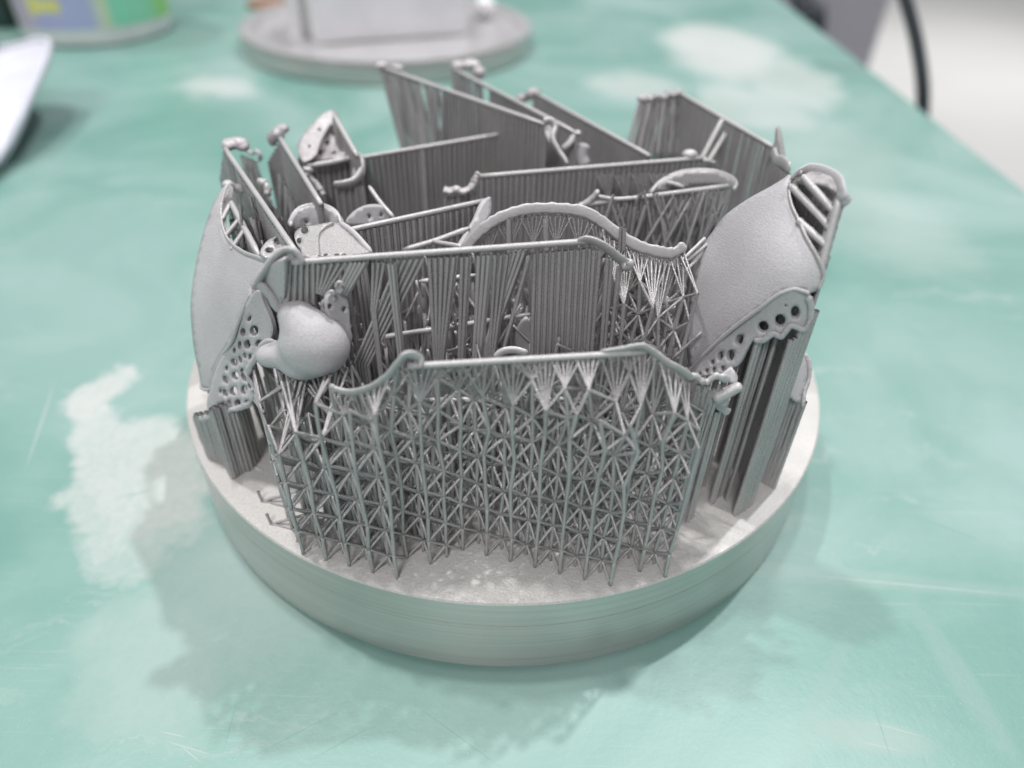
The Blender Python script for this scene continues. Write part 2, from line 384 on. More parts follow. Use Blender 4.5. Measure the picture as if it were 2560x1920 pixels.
for lx, ly in ((-64, 70), (9, 70), (-64, -35), (9, -35)):
    box(table, 'leg', (lx - 2, ly - 2, ZT - 73.6), (lx + 2, ly + 2, ZT - 2.2), M_GREYP, 0.2)
fl = bpy.data.meshes.new('floor'); fl.from_pydata([(-1500, -1500, ZT - 73.6), (1500, -1500, ZT - 73.6), (1500, 2200, ZT - 73.6), (-1500, 2200, ZT - 73.6)], [], [(0, 1, 2, 3)])
finish('floor', fl, M_FLOOR, None, kind='structure')

# ------------------------------------------------------------------ build plate
plate = thing('build_plate', 'round turned steel build plate with sandblasted top standing on the teal table in front', 'build plate', (0, 0, ZT))
prof = [(5.0, -0.03), (5.0, -0.43), (4.994, -0.432), (4.994, -0.446), (4.998, -0.447), (4.996, -1.32), (4.93, -1.385), (4.90, -1.40), (0.0, -1.40)]
me, mi = lathe(None, 'plate_side', prof, M_SIDE, n=200); me.materials.append(M_SIDE); finish('turned_side', me, M_SIDE, plate)
me, mi = lathe(None, 'plate_top', [(0.0, 0.0), (2, 0.0), (4.965, 0.0), (4.985, -0.006), (5.0, -0.03)], M_TOP, n=200); finish('sandblasted_top', me, M_TOP, plate)
# loose powder grains left on the front of the top
vs = []; fs = []
for i in range(900):
    a = rng.uniform(-2.9, -0.2); rr = rng.uniform(3.4, 4.85); x, y = rr * math.cos(a), rr * math.sin(a); s = rng.uniform(0.006, 0.014)
    b0 = len(vs)
    vs += [(x - s, y - s, 0), (x + s, y - s, 0), (x + s, y + s, 0), (x - s, y + s, 0), (x, y, s * 1.3)]
    fs += [(b0, b0 + 1, b0 + 4), (b0 + 1, b0 + 2, b0 + 4), (b0 + 2, b0 + 3, b0 + 4), (b0 + 3, b0, b0 + 4)]
finish('powder_grains', mesh_of(vs, fs), M_TOP, plate, kind='stuff')
GRP = 'printed denture frameworks standing on the build plate'
CAT = 'denture framework'

# ------------------------------------------------------------------ cubic lattice supports
U = Vector((0.9682, -0.2503, 0)) * 0.3; V_ = Vector((0.2503, 0.9682, 0)) * 0.3; W3 = 0.415
def lattice(th, org, keep, ztop, r=0.021, nparts=(300, 300), jz=0.010, bend=0.0, drop=0.02, thin=None):
    """body-centred lattice: posts through corner and centre nodes, diagonals between; returns the top nodes"""
    org = Vector(org); cols = []; nodes = {}
    for a2 in range(-40, 60):
        for b2 in range(-20, 60):
            if (a2 - b2) % 2: continue
            p = org + U * (a2 / 2) + V_ * (b2 / 2)
            if keep(a2 / 2, b2 / 2, p): cols.append((a2, b2, p))
    S_ = {(a, b) for a, b, _ in cols}; jit = {}
    def nd(a2, b2, c2):
        if (a2, b2, c2) not in jit:
            zz = c2 * W3 / 2; j = jz * (1 if c2 > 0 else 0)
            if bend and zz > 1.0: j += bend * max(0, (zz - 1.0)) * (2.5 if org.x + U.x * a2 / 2 > 0 else 1)
            jit[(a2, b2, c2)] = org + U * (a2 / 2) + V_ * (b2 / 2) + Vector((rng.normal(0, j), rng.normal(0, j), zz + rng.normal(0, j * .7)))
        return jit[(a2, b2, c2)]
    posts = []; diag = []; tops = []
    for a2, b2, p in cols:
        zt = ztop(p); par = a2 % 2; last = None; c2 = 0 if par == 0 else 1
        if par: posts.append((p.copy(), nd(a2, b2, 1), r * .95))
        k = c2
        while (k + 2) * W3 / 2 <= zt:
            posts.append((nd(a2, b2, k), nd(a2, b2, k + 2), r * random.uniform(.95, 1.2))); k += 2
        tops.append((a2, b2, nd(a2, b2, k)))
        if par:
            kk = 1
            while kk * W3 / 2 <= zt:
                for da in (-1, 1):
                    for db in (-1, 1):
                        if (a2 + da, b2 + db) in S_:
                            q = org + U * ((a2 + da) / 2) + V_ * ((b2 + db) / 2); zq = ztop(q)
                            for dk in (-1, 1):
                                if (kk + dk) * W3 / 2 <= zq + .01: diag.append((nd(a2, b2, kk), nd(a2 + da, b2 + db, kk + dk), r * random.uniform(.68, .9)))
                kk += 2
    C_ = Vector(CAM)
    for L, nm, n in ((posts, 'support_post', nparts[0]), (diag, 'diagonal_strut', nparts[1])):
        if nm == 'diagonal_strut' and thin: L[:] = [q_ for q_ in L if thin(q_[0]) or random.random() < .35]
        if nm == 'diagonal_strut': L[:] = [q_ for q_ in L if random.random() > drop * (1 + 2 * (q_[0].z > 1.2))]
        L.sort(key=lambda s: ((s[0] + s[1]) / 2 - C_).length)
        for a, b, rr in L[:n]: rod(th, nm, a, b, rr, M_SUP)
        rods_stuff(th, nm, L[n:], M_SUP)
    return tops
def fan(th, base, targets, r=0.017, name='fan_support'):
    for q in targets: rod(th, name, base, q, r * random.uniform(.85, 1.1), M_SUP)

# ================================================================== 1. front framework: level bar on a tall strut lattice
tA = thing('denture_framework', 'frontmost framework with a level bar and curled ends on a tall open strut lattice', CAT, (0.2, -4.2, 0), GRP)
YB_ = -3.62
A0 = PZ(880, 791, 2.9); A1 = PZ(1395, 761, 2.9)
tube(tA, 'stabilizer_bar', [A0, (A0 + A1) / 2, A1], 0.033, 0.033, M_BAR, n=14, taper=False)
wireL = [A0 + Vector((.12, 0, -.01)), PY(905, 774, -4.38), PY(880, 766, -4.4), PY(860, 785, -4.42), PY(835, 815, -4.42), PY(800, 838, -4.4), PY(760, 848, -4.36), PY(728, 842, -4.32), PY(712, 832, -4.3)]
tube(tA, 'clasp_arm', wireL, (0.026, 0.024), (0.085, 0.06), M_BAR, up=(0.2, -.5, 1), n=44, jit=0.07)
wireR = [A1 - Vector((.45, 0.03, .0)), PY(1345, 754, -4.12), PY(1385, 748, -4.1), PY(1412, 762, -4.1), PY(1440, 785, -4.12), PY(1468, 800, -4.1), PY(1490, 820, -4.05)]
tube(tA, 'clasp_arm', wireR, (0.024, 0.03), (0.06, 0.085), M_BAR, up=(0.1, -.6, 1), n=40, jit=0.08)
WL = catmull(wireL[3:], 80); WR = catmull(wireR[3:], 80)
def onwire(W, x): return Vector(W[int(np.argmin(abs(W[:, 0] - x)))])
bA = (A1 - A0) / (A1.x - A0.x)
def lineA(x): return A0 + bA * (x - A0.x)
BL0 = PZ(610, 568, 3.42); BL1 = PZ(1283, 520, 3.42); bB = (BL1 - BL0) / (BL1.x - BL0.x)
def keepA(a, b, p):
    fm = 0.5 if a < -4.2 else 0 if a <= 0 else (1 if a <= 1 else (1.5 if a < 1.9 else 2)) if a < 8.2 else 3
    if a > 10.3 or a < -5.6 or b < fm: return False
    if a < -4.6 and b < (0.5 if a > -5.1 else 1.5): return False
    yl = BL0.y + bB.y * (p.x - BL0.x) - 0.10
    if p.x > 1.0: yl = -3.35
    if a > 8.5 and p.y > -3.65: return False
    return p.y < yl
def ztA(p):
    if p.x < -2.35: z = 2.45
    elif p.x < A0.x: z = min(2.74, 2.32 + 0.35 * (p.x + 2.3))
    elif p.x < 1.45: z = 2.74
    else: z = 2.6 - (p.x - 1.45) * 0.55
    if p.y > lineA(p.x).y + .16: z -= .45
    return z + 0.05 * math.sin(p.x * 7 + p.y * 5)
topsA = lattice(tA, (-1.15, -4.68, 0), keepA, ztA, bend=0.009, drop=.03, thin=lambda q: q.y < -3.98 + (0.12 if q.x < -1 else -.12 if q.x > .6 else 0))
for a2, b2, q in topsA:
    tgt = lineA(q.x)
    if A0.x - .1 < q.x < 1.5 and abs(q.y - tgt.y) < 0.36 and q.z < 2.8:
        fan(tA, q, [lineA(q.x + d) + Vector((0, random.uniform(-.02, .02), -.03)) for d in np.linspace(-.14, .14, random.choice((4, 5, 6))) * random.uniform(.65, 1.25) + random.uniform(-.03, .03)], 0.0105)
    elif q.x <= A0.x and q.x > WL[-1][0] - .05:
        wp = onwire(WL, q.x)
        if abs(q.y - wp.y) < .4 and q.z < wp.z - .1: fan(tA, q, [onwire(WL, q.x + d) + Vector((0, 0, -.03)) for d in np.linspace(-.11, .11, 4)], 0.0125)
    elif q.x >= 1.45 and q.x < WR[-1][0] + .1:
        wp = onwire(WR, q.x)
        if abs(q.y - wp.y) < .5 and q.z < wp.z - .1: fan(tA, q, [onwire(WR, q.x + d) + Vector((0, 0, -.04)) for d in np.linspace(-.13, .13, 4)], 0.0125)
    elif q.x < WL[-1][0] and random.random() < .8:
        up = PY(random.uniform(590, 740), random.uniform(785, 805), YB_ + random.uniform(-.05, .2)); 
        if (up - q).length < 1.2: fan(tA, q, [up, up + Vector((.08, 0, .02))], 0.018, 'branch_support')
# small feet left over beside the lattice
for (a, b) in ((-6, 1), (-7, 2)):
    p = Vector((-1.15, -4.68, 0)) + U * a + V_ * b
    rod(tA, 'loose_foot', p, p + Vector((-.03, .02, .16)), 0.02, M_SUP)
    rod(tA, 'loose_foot', p, p + U * 1.45 + V_ * .5 + Vector((0, 0, .16)), 0.018, M_SUP); rod(tA, 'loose_foot', p, p + U * 1.5 + Vector((0, 0, .02)), 0.015, M_SUP)
# inner low bar seen through the lattice
q0 = PY(905, 864, -3.75); q1 = PY(1275, 862, -3.65)
tube(tA, 'inner_bar', [q0, (q0 + q1) / 2, q1], 0.032, 0.032, M_BAR, n=10)
# tangled end: blob pieces and a broken pin
tube(tA, 'lumpy_end', [PY(1478, 822, -4.0), PY(1500, 812, -3.98), PY(1522, 826, -3.98), PY(1548, 812, -3.97), PY(1575, 822, -3.96)], 0.03, 0.04, M_BAR, n=30, jit=0.35)
tube(tA, 'pin', [PY(1540, 862, -3.98), PY(1575, 846, -3.98), PY(1602, 832, -3.98)], (0.07, 0.05), (0.07, 0.05), M_BAR, n=14, k=12)
patch(tA, 'broken_flake', [(1545, 850), (1578, 862), (1568, 882), (1550, 868)], [(1545, 850, -3.9), (1578, 862, -3.9), (1550, 868, -3.92)], mat=M_BAR, th_=.03, smooth_out=False)
for i in range(26):
    x = random.uniform(1490, 1560); rod(tA, 'fan_support', PY(x, random.uniform(830, 850), -3.98), PY(x - random.uniform(10, 60), random.uniform(900, 990), -3.9), 0.015, M_SUP)

# ================================================================== 2. second framework: bar over grouped rods, with the bulb
tB = thing('denture_framework', 'second framework from the front, long bar over grooved rods, smooth bulb at its left', CAT, (-0.6, -3.2, 0), GRP)
tube(tB, 'stabilizer_bar', [BL0, (BL0 + BL1) / 2, BL1], 0.034, 0.034, M_BAR, n=14, taper=False)
PB = lambda x, y: PW(x, y, BL0, BL1)
def curtain(th, t0, t1, b0, b1, n, r=0.02, plane=PB, mid=None, name='support_rod', mat=None, drop=True, dy=0.0):
    T0, T1, B0, B1 = plane(*t0), plane(*t1), plane(*b0), plane(*b1)
    for i in range(n):
        f = (i + .5) / n; a = T0.lerp(T1, f); c = B0.lerp(B1, f); off = Vector((0, (0.018 if i % 2 else -0.012) + dy, 0))
        rod(th, name, a + off, c + off, r, mat or M_SUP)
        if drop and c.z > .02: rod(th, name, c + off, Vector((c.x, c.y, 0)) + off, r, mat or M_SUP)
X5 = lambda x, y: ((900 + x * .36166) / S, (500 + y * .36166) / S)
X4 = lambda x, y: ((400 + x * .36166) / S, (600 + y * .36166) / S)
curtain(tB, X4(850, 160), X4(1070, 150), X4(830, 430), X4(1075, 440), 11, .019, drop=False, name='short_rod')
curtain(tB, X4(1085, 165), X4(1300, 150), X4(1085, 360), X4(1135, 380), 9, .019, drop=False, name='short_rod')
curtain(tB, X4(1320, 150), X4(1440, 150), X4(1150, 520), X4(1190, 560), 8, .022, drop=False, name='flat_strip_rod', mat=M_BAR)
curtain(tB, X4(1465, 150), X4(1560, 150), X4(1465, 480), X4(1490, 500), 5, .018)
curtain(tB, X4(1580, 145), X4(1632, 145), X4(1650, 760), X4(1685, 760), 4, .019, dy=-.05, mat=M_BAR)
curtain(tB, X4(1640, 140), X4(1835, 130), X4(1345, 850), X4(1440, 880), 9, .019, dy=.03)
curtain(tB, X4(1850, 120), X4(2065, 110), X4(1895, 800), X4(1965, 800), 10, .022)
curtain(tB, X5(695, 390), X5(770, 385), X5(682, 1070), X5(722, 1070), 4, .022)
curtain(tB, X5(812, 380), X5(915, 375), X5(785, 1060), X5(845, 1060), 6, .024, mat=M_BAR)
curtain(tB, X5(925, 375), X5(1050, 370), X5(892, 1060), X5(935, 1060), 6, .02)
curtain(tB, X5(1058, 370), X5(1160, 365), X5(852, 1055), X5(892, 1055), 6, .024, mat=M_BAR, dy=.04)
curtain(tB, X5(1165, 365), X5(1190, 365), X5(985, 1030), X5(1000, 1035), 2, .022, dy=-.03)
curtain(tB, X5(1195, 365), X5(1600, 330), X5(1178, 1040), X5(1560, 1040), 19, .0235)
curtain(tB, X5(1605, 330), X5(1665, 335), X5(1563, 1040), X5(1605, 1040), 3, .023, dy=-.03)
curtain(tB, X5(1700, 380), X5(1740, 390), X5(1655, 1040), X5(1690, 1040), 3, .023, dy=-.06)
curtain(tB, X5(1775, 430), X5(1800, 440), X5(1715, 1040), X5(1740, 1040), 2, .023, dy=-.08)
tube(tB, 'clasp_arm', [PB(1250, 522), PB(1270, 513) + Vector((0, -.04, 0)), PB(1300, 520) + Vector((0, -.1, 0)), PB(1325, 537) + Vector((0, -.13, 0)), PB(1350, 556) + Vector((0, -.15, 0))], (0.022, 0.026), (0.055, 0.08), M_BAR, n=30, jit=.05, up=(0, -.5, 1))
tube(tB, 'knobbly_tip', [PB(1338, 558) + Vector((0, -.16, 0)), PB(1352, 556) + Vector((0, -.17, 0)), PB(1358, 545) + Vector((0, -.15, 0))], 0.05, 0.055, M_BAR, n=10, jit=.3)
# left loop joining the bar to the shell
tube(tB, 'clasp_arm', [PB(655, 566), PB(640, 545), PB(618, 540), PB(598, 552), PB(580, 572), PB(560, 600), PB(548, 620)], (0.035, 0.03), (0.085, 0.05), M_SHELL, n=34, up=(0, -.7, .7), jit=.04)
tube(tB, 'clasp_arm', [PB(545, 610), PB(565, 618), PB(585, 640), PB(598, 662), PB(610, 668), PB(618, 640)], 0.03, 0.05, M_SHELL, n=24, jit=.1)
patch(tB, 'web', [(585, 572), (610, 560), (616, 570), (614, 640), (606, 665), (590, 640), (560, 614), (566, 596)], [(585, 572, -3.52), (614, 640, -3.52), (560, 614, -3.45)], mat=M_SHELL, th_=.05)
# the smooth bulb: ellipsoids merged by a voxel remesh
def ellipsoids(th, name, L, mat, vox=0.022, label=None, smooth_it=8):
    bm = bmesh.new()
    for c, r, rot in L:
        mtx = Matrix.Translation(c) @ Euler(rot).to_matrix().to_4x4() @ Matrix.Diagonal((*r, 1))
        bmesh.ops.create_icosphere(bm, subdivisions=3, radius=1, matrix=mtx)
    me = bpy.data.meshes.new(name); bm.to_mesh(me); bm.free(); me.materials.append(mat)
    o = finish(name, me, mat, th, label=label)
    md = o.modifiers.new('r', 'REMESH'); md.mode = 'VOXEL'; md.voxel_size = vox; md.use_smooth_shade = True
    s = o.modifiers.new('s', 'SMOOTH'); s.factor = 0.6; s.iterations = smooth_it
    return o
YB = -3.62
ellipsoids(tB, 'smooth_bulb', [
    (PY(642, 682, YB + .06), (.22, .17, .17), (0, 0, 0)), (PY(656, 704, YB + .02), (.25, .22, .22), (0, 0, 0)), (PY(672, 718, YB), (.30, .27, .24), (0, 0, 0)), (PY(680, 744, YB), (.385, .34, .36), (0, 0, 0)),
    (PY(656, 780, YB), (.28, .24, .2), (0, 0, 0)), (PY(622, 766, YB), (.32, .17, .15), (0, .05, 0)), (PY(582, 769, YB - .02), (.16, .14, .14), (0, 0, 0))], M_SHELL, vox=.03, smooth_it=24)
pw, _ = patch(tB, 'perforated_web', [(706, 655), (716, 632), (736, 640), (752, 650), (756, 700), (760, 735), (748, 742), (735, 712), (715, 690)], [(706, 655, -3.55), (752, 650, -3.4), (748, 742, -3.5), (715, 690, -3.6)],
      holes=[(727, 702, 7, 11, -.4), (703 + 10, 662, 5, 6, .3), (744, 668, 4, 6, .3)], mat=M_SHELL, th_=.06, step=6)
for hx, hy in ((702, 660), (716, 640), (733, 620)):
    tube(pw, 'eyelet', [PY(hx + 7 * math.cos(a), hy + 11 * math.sin(a), -3.5) for a in np.linspace(0, 2 * math.pi, 9)[:-1]], .016, .02, M_BAR, n=20, closed=True, k=7)

# supports below the bulb
for i in range(34):
    x = random.uniform(600, 760); c = PY(x, 790 + random.uniform(-12, 12), YB + random.uniform(-.1, .25)); g = Vector((c.x + random.uniform(-.15, .15), c.y + random.uniform(-.1, .2), 1.9))
    rod(tB, 'support_rod', c, g, .017, M_SUP); rod(tB, 'support_rod', g, Vector((g.x, g.y, 0)), .018, M_SUP)

# ================================================================== 3. wavy arch
tC = thing('denture_framework', 'wavy arched band framework behind the second bar, its right half over dark open lattice', CAT, (0.8, -2.3, 0), GRP)
pc = [(1000, 545, -2.45), (1022, 515, -2.42), (1050, 488, -2.4), (1085, 467, -2.36), (1130, 453, -2.33), (1175, 449, -2.3), (1225, 451, -2.28), (1265, 458, -2.28), (1300, 478, -2.3), (1340, 508, -2.36), (1380, 531, -2.42), (1420, 542, -2.44), (1447, 546, -2.42), (1465, 540, -2.4), (1480, 527, -2.38)]
arch = [PY(*p) for p in pc]
tube(tC, 'arched_band', arch, 0.02, 0.06, M_BAR, n=64, jit=.14, up=(0, 0.35, 1), box=True)
tube(tC, 'lower_flange', [PY(x, y + 17, Y + .04) for x, y, Y in pc[8:14]], 0.03, 0.085, M_SHELL, n=40, jit=.05, up=(0, 0.3, 1), box=True)
tube(tC, 'lower_flange', [PY(x, y + 14, Y + .05) for x, y, Y in pc[1:9]], 0.025, 0.04, M_SHELL, n=40, jit=.08, up=(0, 0.3, 1), box=True)
AX = catmull(arch, 200)
def archz(x): i = int(np.argmin(abs(AX[:, 0] - x))); return Vector(AX[i])
def keepC(a, b, p): return 1.16 < p.x < 2.12 and -3.0 < p.y < -1.9
topsC = lattice(tC, (1.02, -2.35, 0), keepC, lambda p: archz(p.x).z - .2, nparts=(120, 260), bend=.003)
for a2, b2, q in topsC:
    if q.z < archz(q.x).z - .15:
        fan(tC, q, [archz(q.x + d) + Vector((0, random.uniform(-.03, .05), -.10)) for d in np.linspace(-.13, .13, 5)], .0115)
for i, bx in enumerate(np.linspace(-.2, 1.1, 6)):        # fans under the arch
    zz = archz(bx).z
    fan(tC, Vector((bx, -2.34, zz - .42)), [archz(bx + d) + Vector((0, .03, -.06)) for d in np.linspace(-.17, .17, 6)], .0125)
    rod(tC, 'support_post', Vector((bx, -2.34, zz - .42)), Vector((bx, -2.34, 0)), .03, M_SUP)
for x, y in ((1098, 500), (1178, 500)):
    rod(tC, 'pale_post', PY(x, y - 28, -2.36), PY(x + 3, y + 60, -2.4), .032, M_BAR)
curtain(tC, (1338, 490), (1352, 494), (1336, 540), (1350, 540), 4, .016, plane=lambda x, y: PY(x, y, -2.5), drop=False, name='short_rod')

# ================================================================== comb walls
def comb(th, A, B, r=.027, sp=.041, z0=0.0, lean=(0, 0), skip=(), bot=None, name='support_rod', barr=.034, ext=True, wav=.016):
    A = Vector(A); B = Vector(B); L = (B - A).length; n = int(L / sp)
    if ext: tube(th, 'stabilizer_bar', [A, (A + B) / 2, B], barr, barr, M_BAR, n=10, taper=False)
    N = Vector((-(B - A).y, (B - A).x, 0)).normalized()
    for i in range(n):
        f = (i + .5) / n
        if any(s0 < f < s1 for s0, s1 in skip) or random.random() < .012: continue
        p = A.lerp(B, f); o = N * ((wav if i % 2 else -wav) + random.uniform(-.004, .004)); q = Vector((p.x, p.y, z0))
        if bot: q = Vector(bot[0]).lerp(Vector(bot[1]), f)
        rod(th, name, p + o - Vector((0, 0, .03)), q + o, r * random.uniform(.86, 1.08), M_SUP)
def fw(label, loc): return thing('denture_framework', label, CAT, loc, GRP)

# -- far left-to-right bar
t1 = fw('long comb wall framework just in front of the three far diagonal bars', (-1.5, .7, 0))
F1a = PZ(665, 360, 3.0); F1b = PZ(1112, 285, 3.0); comb(t1, F1a, F1b)
tube(t1, 'clasp_arm', [PZ(775, 335, 3.03), PZ(783, 350, 3.02), PZ(779, 372, 2.98), PZ(765, 390, 2.95), PZ(745, 397, 2.93), PZ(722, 400, 2.9)], .04, .07, M_BAR, n=30, jit=.06, up=(0, -.6, 1))
patch(t1, 'clasp_plate', [(768, 340), (783, 345), (784, 372), (770, 392), (758, 392), (762, 365)], [(768, 340, .1), (784, 372, -.15), (758, 392, -.2)], mat=M_BAR, th_=.05)
comb(t1, PY(722, 402, -.35), PY(786, 395, -.3), ext=False, sp=.045)
tube(t1, 'crumpled_clasp', [PY(668, 362, -.1), PY(664, 378, -.12), PY(676, 395, -.16), PY(690, 410, -.2), PY(698, 425, -.25)], .05, .07, M_BAR, n=24, jit=.22)
comb(t1, PY(676, 398, -.3), PY(700, 425, -.35), ext=False, sp=.045)
# -- middle bar with white squiggle
t2 = fw('middle comb wall framework with a pale squiggly clasp at its left end', (1.2, .1, 0))
F2a = PZ(1036, 381, 3.1); F2b = PZ(1518, 342, 3.1); comb(t2, F2a, F2b)
tube(t2, 'squiggle_clasp', [PY(1035, 372, -.42), PY(1028, 385, -.45), PY(1020, 402, -.5), PY(1000, 414, -.55), PY(985, 408, -.55), PY(972, 412, -.55), PY(958, 409, -.55)], (.05, .07), (.045, .03), M_PINK, n=34, jit=.16, up=(0, -.3, 1))
comb(t2, PY(958, 420, -.5), PY(1030, 412, -.45), ext=False, sp=.045)
ellipsoids(t2, 'end_knob', [(PY(1490, 334, .42), (0.125, 0.094, 0.078), (0, 0, 0)), (PY(1520, 345, .45), (0.140, 0.062, 0.039), (0, .2, 0)), (PY(1538, 350, .48), (0.078, 0.047, 0.031), (0, 0, 0))], M_BAR, vox=.03, smooth_it=3)
for i in range(5):                                                    # slanting fans in front of that wall
    x0 = 1285 + i * 38
    curtain(t2, (x0, 378), (x0 + 44, 374), (x0 + 26, 425), (x0 + 34, 425), 6, .016, plane=lambda x, y: PY(x, y, -.22), name='slanting_rod')
# -- left middle bar
t3 = fw('short dark comb wall framework ending in a leaning flat blade', (-1.1, -1.7, 0))
F3a = PZ(745, 499, 3.1); F3b = PZ(1046, 434, 3.1); comb(t3, F3a, F3b)
patch(t3, 'leaning_blade', [(1054, 426), (1061, 430), (1060, 462), (1040, 510), (1010, 535), (985, 545), (1000, 515), (1025, 475), (1040, 440)], [(1056, 428, -1.25), (1060, 462, -1.35), (990, 540, -2.0), (1025, 475, -1.55)], mat=M_SHELL, th_=.05)
tube(t3, 'inner_bar', [PY(870, 540, -1.9), PY(940, 520, -1.8), PY(1015, 492, -1.7)], .035, .035, M_BAR, n=10)
tube(t3, 'inner_bar', [PY(935, 522, -1.85), PY(1000, 533, -2.1)], .03, .03, M_BAR, n=8)
# -- right middle bar
t4 = fw('framework with a bar under the thin round disc, right of the wavy arch', (2.1, -.7, 0))
F4a = PZ(1272, 441, 3.0); F4b = PZ(1572, 402, 3.0); comb(t4, F4a, F4b, skip=((.12, .28), (.45, .62)))
tube(t4, 'split_clasp', [PY(1250, 447, -1.0), PY(1268, 438, -1.0), PY(1282, 425, -1.0), PY(1293, 411, -1.0)], (.05, .05), (.05, .03), M_BAR, n=18, jit=.08)
tube(t4, 'split_clasp', [PY(1290, 424, -.95), PY(1325, 430, -.92), PY(1370, 428, -.9)], .03, .03, M_BAR, n=12)
dsc, _ = patch(t4, 'thin_disc', [(1405, 418), (1425, 395), (1460, 376), (1500, 369), (1545, 371), (1575, 382), (1589, 396), (1586, 410), (1570, 404), (1540, 400), (1480, 404)], [(1405, 418, -.4), (1500, 369, -.22), (1589, 396, -.16), (1540, 402, -.24), (1480, 406, -.3)], mat=M_SUP, th_=.05)
tube(dsc, 'disc_rim', [PY(1405, 418, -.45), PY(1425, 395, -.3), PY(1460, 376, -.18), PY(1500, 369, -.12), PY(1545, 371, -.1), PY(1577, 383, -.1), PY(1590, 397, -.14), PY(1584, 412, -.2)], .03, .035, M_BAR, n=40)
tube(dsc, 'disc_spoke', [PY(1438, 394, -.4), PY(1455, 397, -.4), PY(1478, 405, -.42)], .03, .03, M_BAR, n=8)
for i in range(60):                                                   # crossing thin struts below the bar
    x = random.uniform(1290, 1570); y = random.uniform(410, 470)
    a = PY(x, y, -.85 + random.uniform(-.2, .1)); c = a + Vector((random.uniform(-.35, .35), random.uniform(-.15, .15), -random.uniform(.5, 1.1)))
    rod(t4, 'crossing_strut', a, c, .02, M_SUP); rod(t4, 'crossing_strut', c, Vector((c.x, c.y, 0)), .02, M_SUP)
curtain(t4, (1520, 415), (1580, 410), (1500, 560), (1540, 560), 10, .02, plane=lambda x, y: PY(x, y, -.75))

# -- the three far diagonal bars
def scruffy(th, A, B, n, spread=.25, r=.02, zlo=1.2):
    A = Vector(A); B = Vector(B)
    for i in range(n):
        p = A.lerp(B, random.random()); q = p + Vector((random.uniform(-spread, spread), random.uniform(-spread, spread), 0)); q.z = random.uniform(zlo, zlo + .8)
        rod(th, 'tangled_rod', p - Vector((0, 0, .04)), q, r, M_SUP)
        rod(th, 'tangled_rod', q, Vector((q.x + random.uniform(-.1, .1), q.y, 0)), r, M_SUP)
t5 = fw('leftmost of the three far diagonal bars, tall tangle of rods under its end', (-1, 2, 0))
F5a = PZ(822, 145, 3.4); F5b = PZ(1183, 271, 3.4); comb(t5, F5a.lerp(F5b, .42), F5b, ext=False)
tube(t5, 'stabilizer_bar', [F5a, F5a.lerp(F5b, .5), F5b], .036, .036, M_BAR, n=10)
scruffy(t5, F5a.lerp(F5b, .35), F5a.lerp(F5b, .42), 6, .2, .026)
for i in range(70):
    f = (i + .5) / 70; p = F5a.lerp(F5b, f * .33) + Vector((0, random.uniform(-.12, .12), -.04)); jx = random.uniform(-14, 14) * min(1, f * 6 + .1)
    if .62 < f < .7 or .8 < f < .88: continue
    q = PY(872 + 80 * f + jx, 335, F5a.y - .3 - .8 * f); rod(t5, 'tangled_rod', p, q, random.uniform(.018, .034), M_SUP); rod(t5, 'tangled_rod', q, Vector((q.x, q.y, 0)), .026, M_SUP)
ellipsoids(t5, 'powdery_tip', [(F5a + Vector((.02, 0, .02)), (0.125, 0.101, 0.070), (0, 0, .5)), (PZ(858, 146, 3.42), (0.156, 0.094, 0.055), (0, 0, -.7))], M_PINK, vox=.03, smooth_it=2)
tube(t5, 'ribbon_clasp', [PY(1176, 264, .62), PY(1190, 262, .6), PY(1199, 275, .55), PY(1194, 300, .4), PY(1206, 325, .3), PY(1220, 345, .2), PY(1225, 356, .15)], (.06, .03), (.12, .05), M_BAR, n=40, up=(0, -.7, .5), jit=.06)
patch(t5, 'clasp_plate', [(1180, 262), (1198, 270), (1200, 300), (1188, 310), (1176, 285)], [(1180, 262, .6), (1200, 300, .42), (1176, 285, .5)], mat=M_BAR, th_=.04)

t6 = fw('middle one of the three far diagonal bars, pale powdery lump at its far end', (0, 2.2, 0))
F6a = PZ(978, 148, 3.3); F6b = PZ(1250, 290, 3.3); comb(t6, F6a.lerp(F6b, .35), F6b, ext=False)
tube(t6, 'stabilizer_bar', [F6a, F6a.lerp(F6b, .5), F6b], .036, .036, M_BAR, n=10)
scruffy(t6, F6a, F6a.lerp(F6b, .3), 16, .2, .03)
ellipsoids(t6, 'powdery_tip', [(PZ(990, 143, 3.28), (.16, .14, .1), (0, 0, .3)), (PZ(1018, 140, 3.25), (.2, .15, .1), (0, 0, -.4)), (PZ(1035, 158, 3.2), (.13, .12, .12), (0, 0, 0))], M_PINK, vox=.03, smooth_it=3)
tube(t6, 'hooked_end', [PY(1253, 284, .8), PY(1240, 296, .75), PY(1228, 312, .7), PY(1215, 322, .7)], .06, .05, M_BAR, n=16)
tube(t6, 'pale_tab', [PY(1262, 310, .8), PY(1256, 335, .75), PY(1262, 358, .7)], .1, .1, M_SHELL, n=16)

t7 = fw('rightmost of the three far diagonal bars, reaching behind the middle comb wall', (1, 2, 0))
F7a = PZ(1155, 200, 3.1); F7b = PZ(1403, 337, 3.1); comb(t7, F7a, F7b)
ellipsoids(t7, 'powdery_tip', [(PZ(1152, 203, 3.05), (0.156, 0.109, 0.109), (0, 0, .5)), (PZ(1130, 212, 2.95), (0.156, 0.109, 0.078), (0, 0, .5))], M_PINK, vox=.03, smooth_it=3)

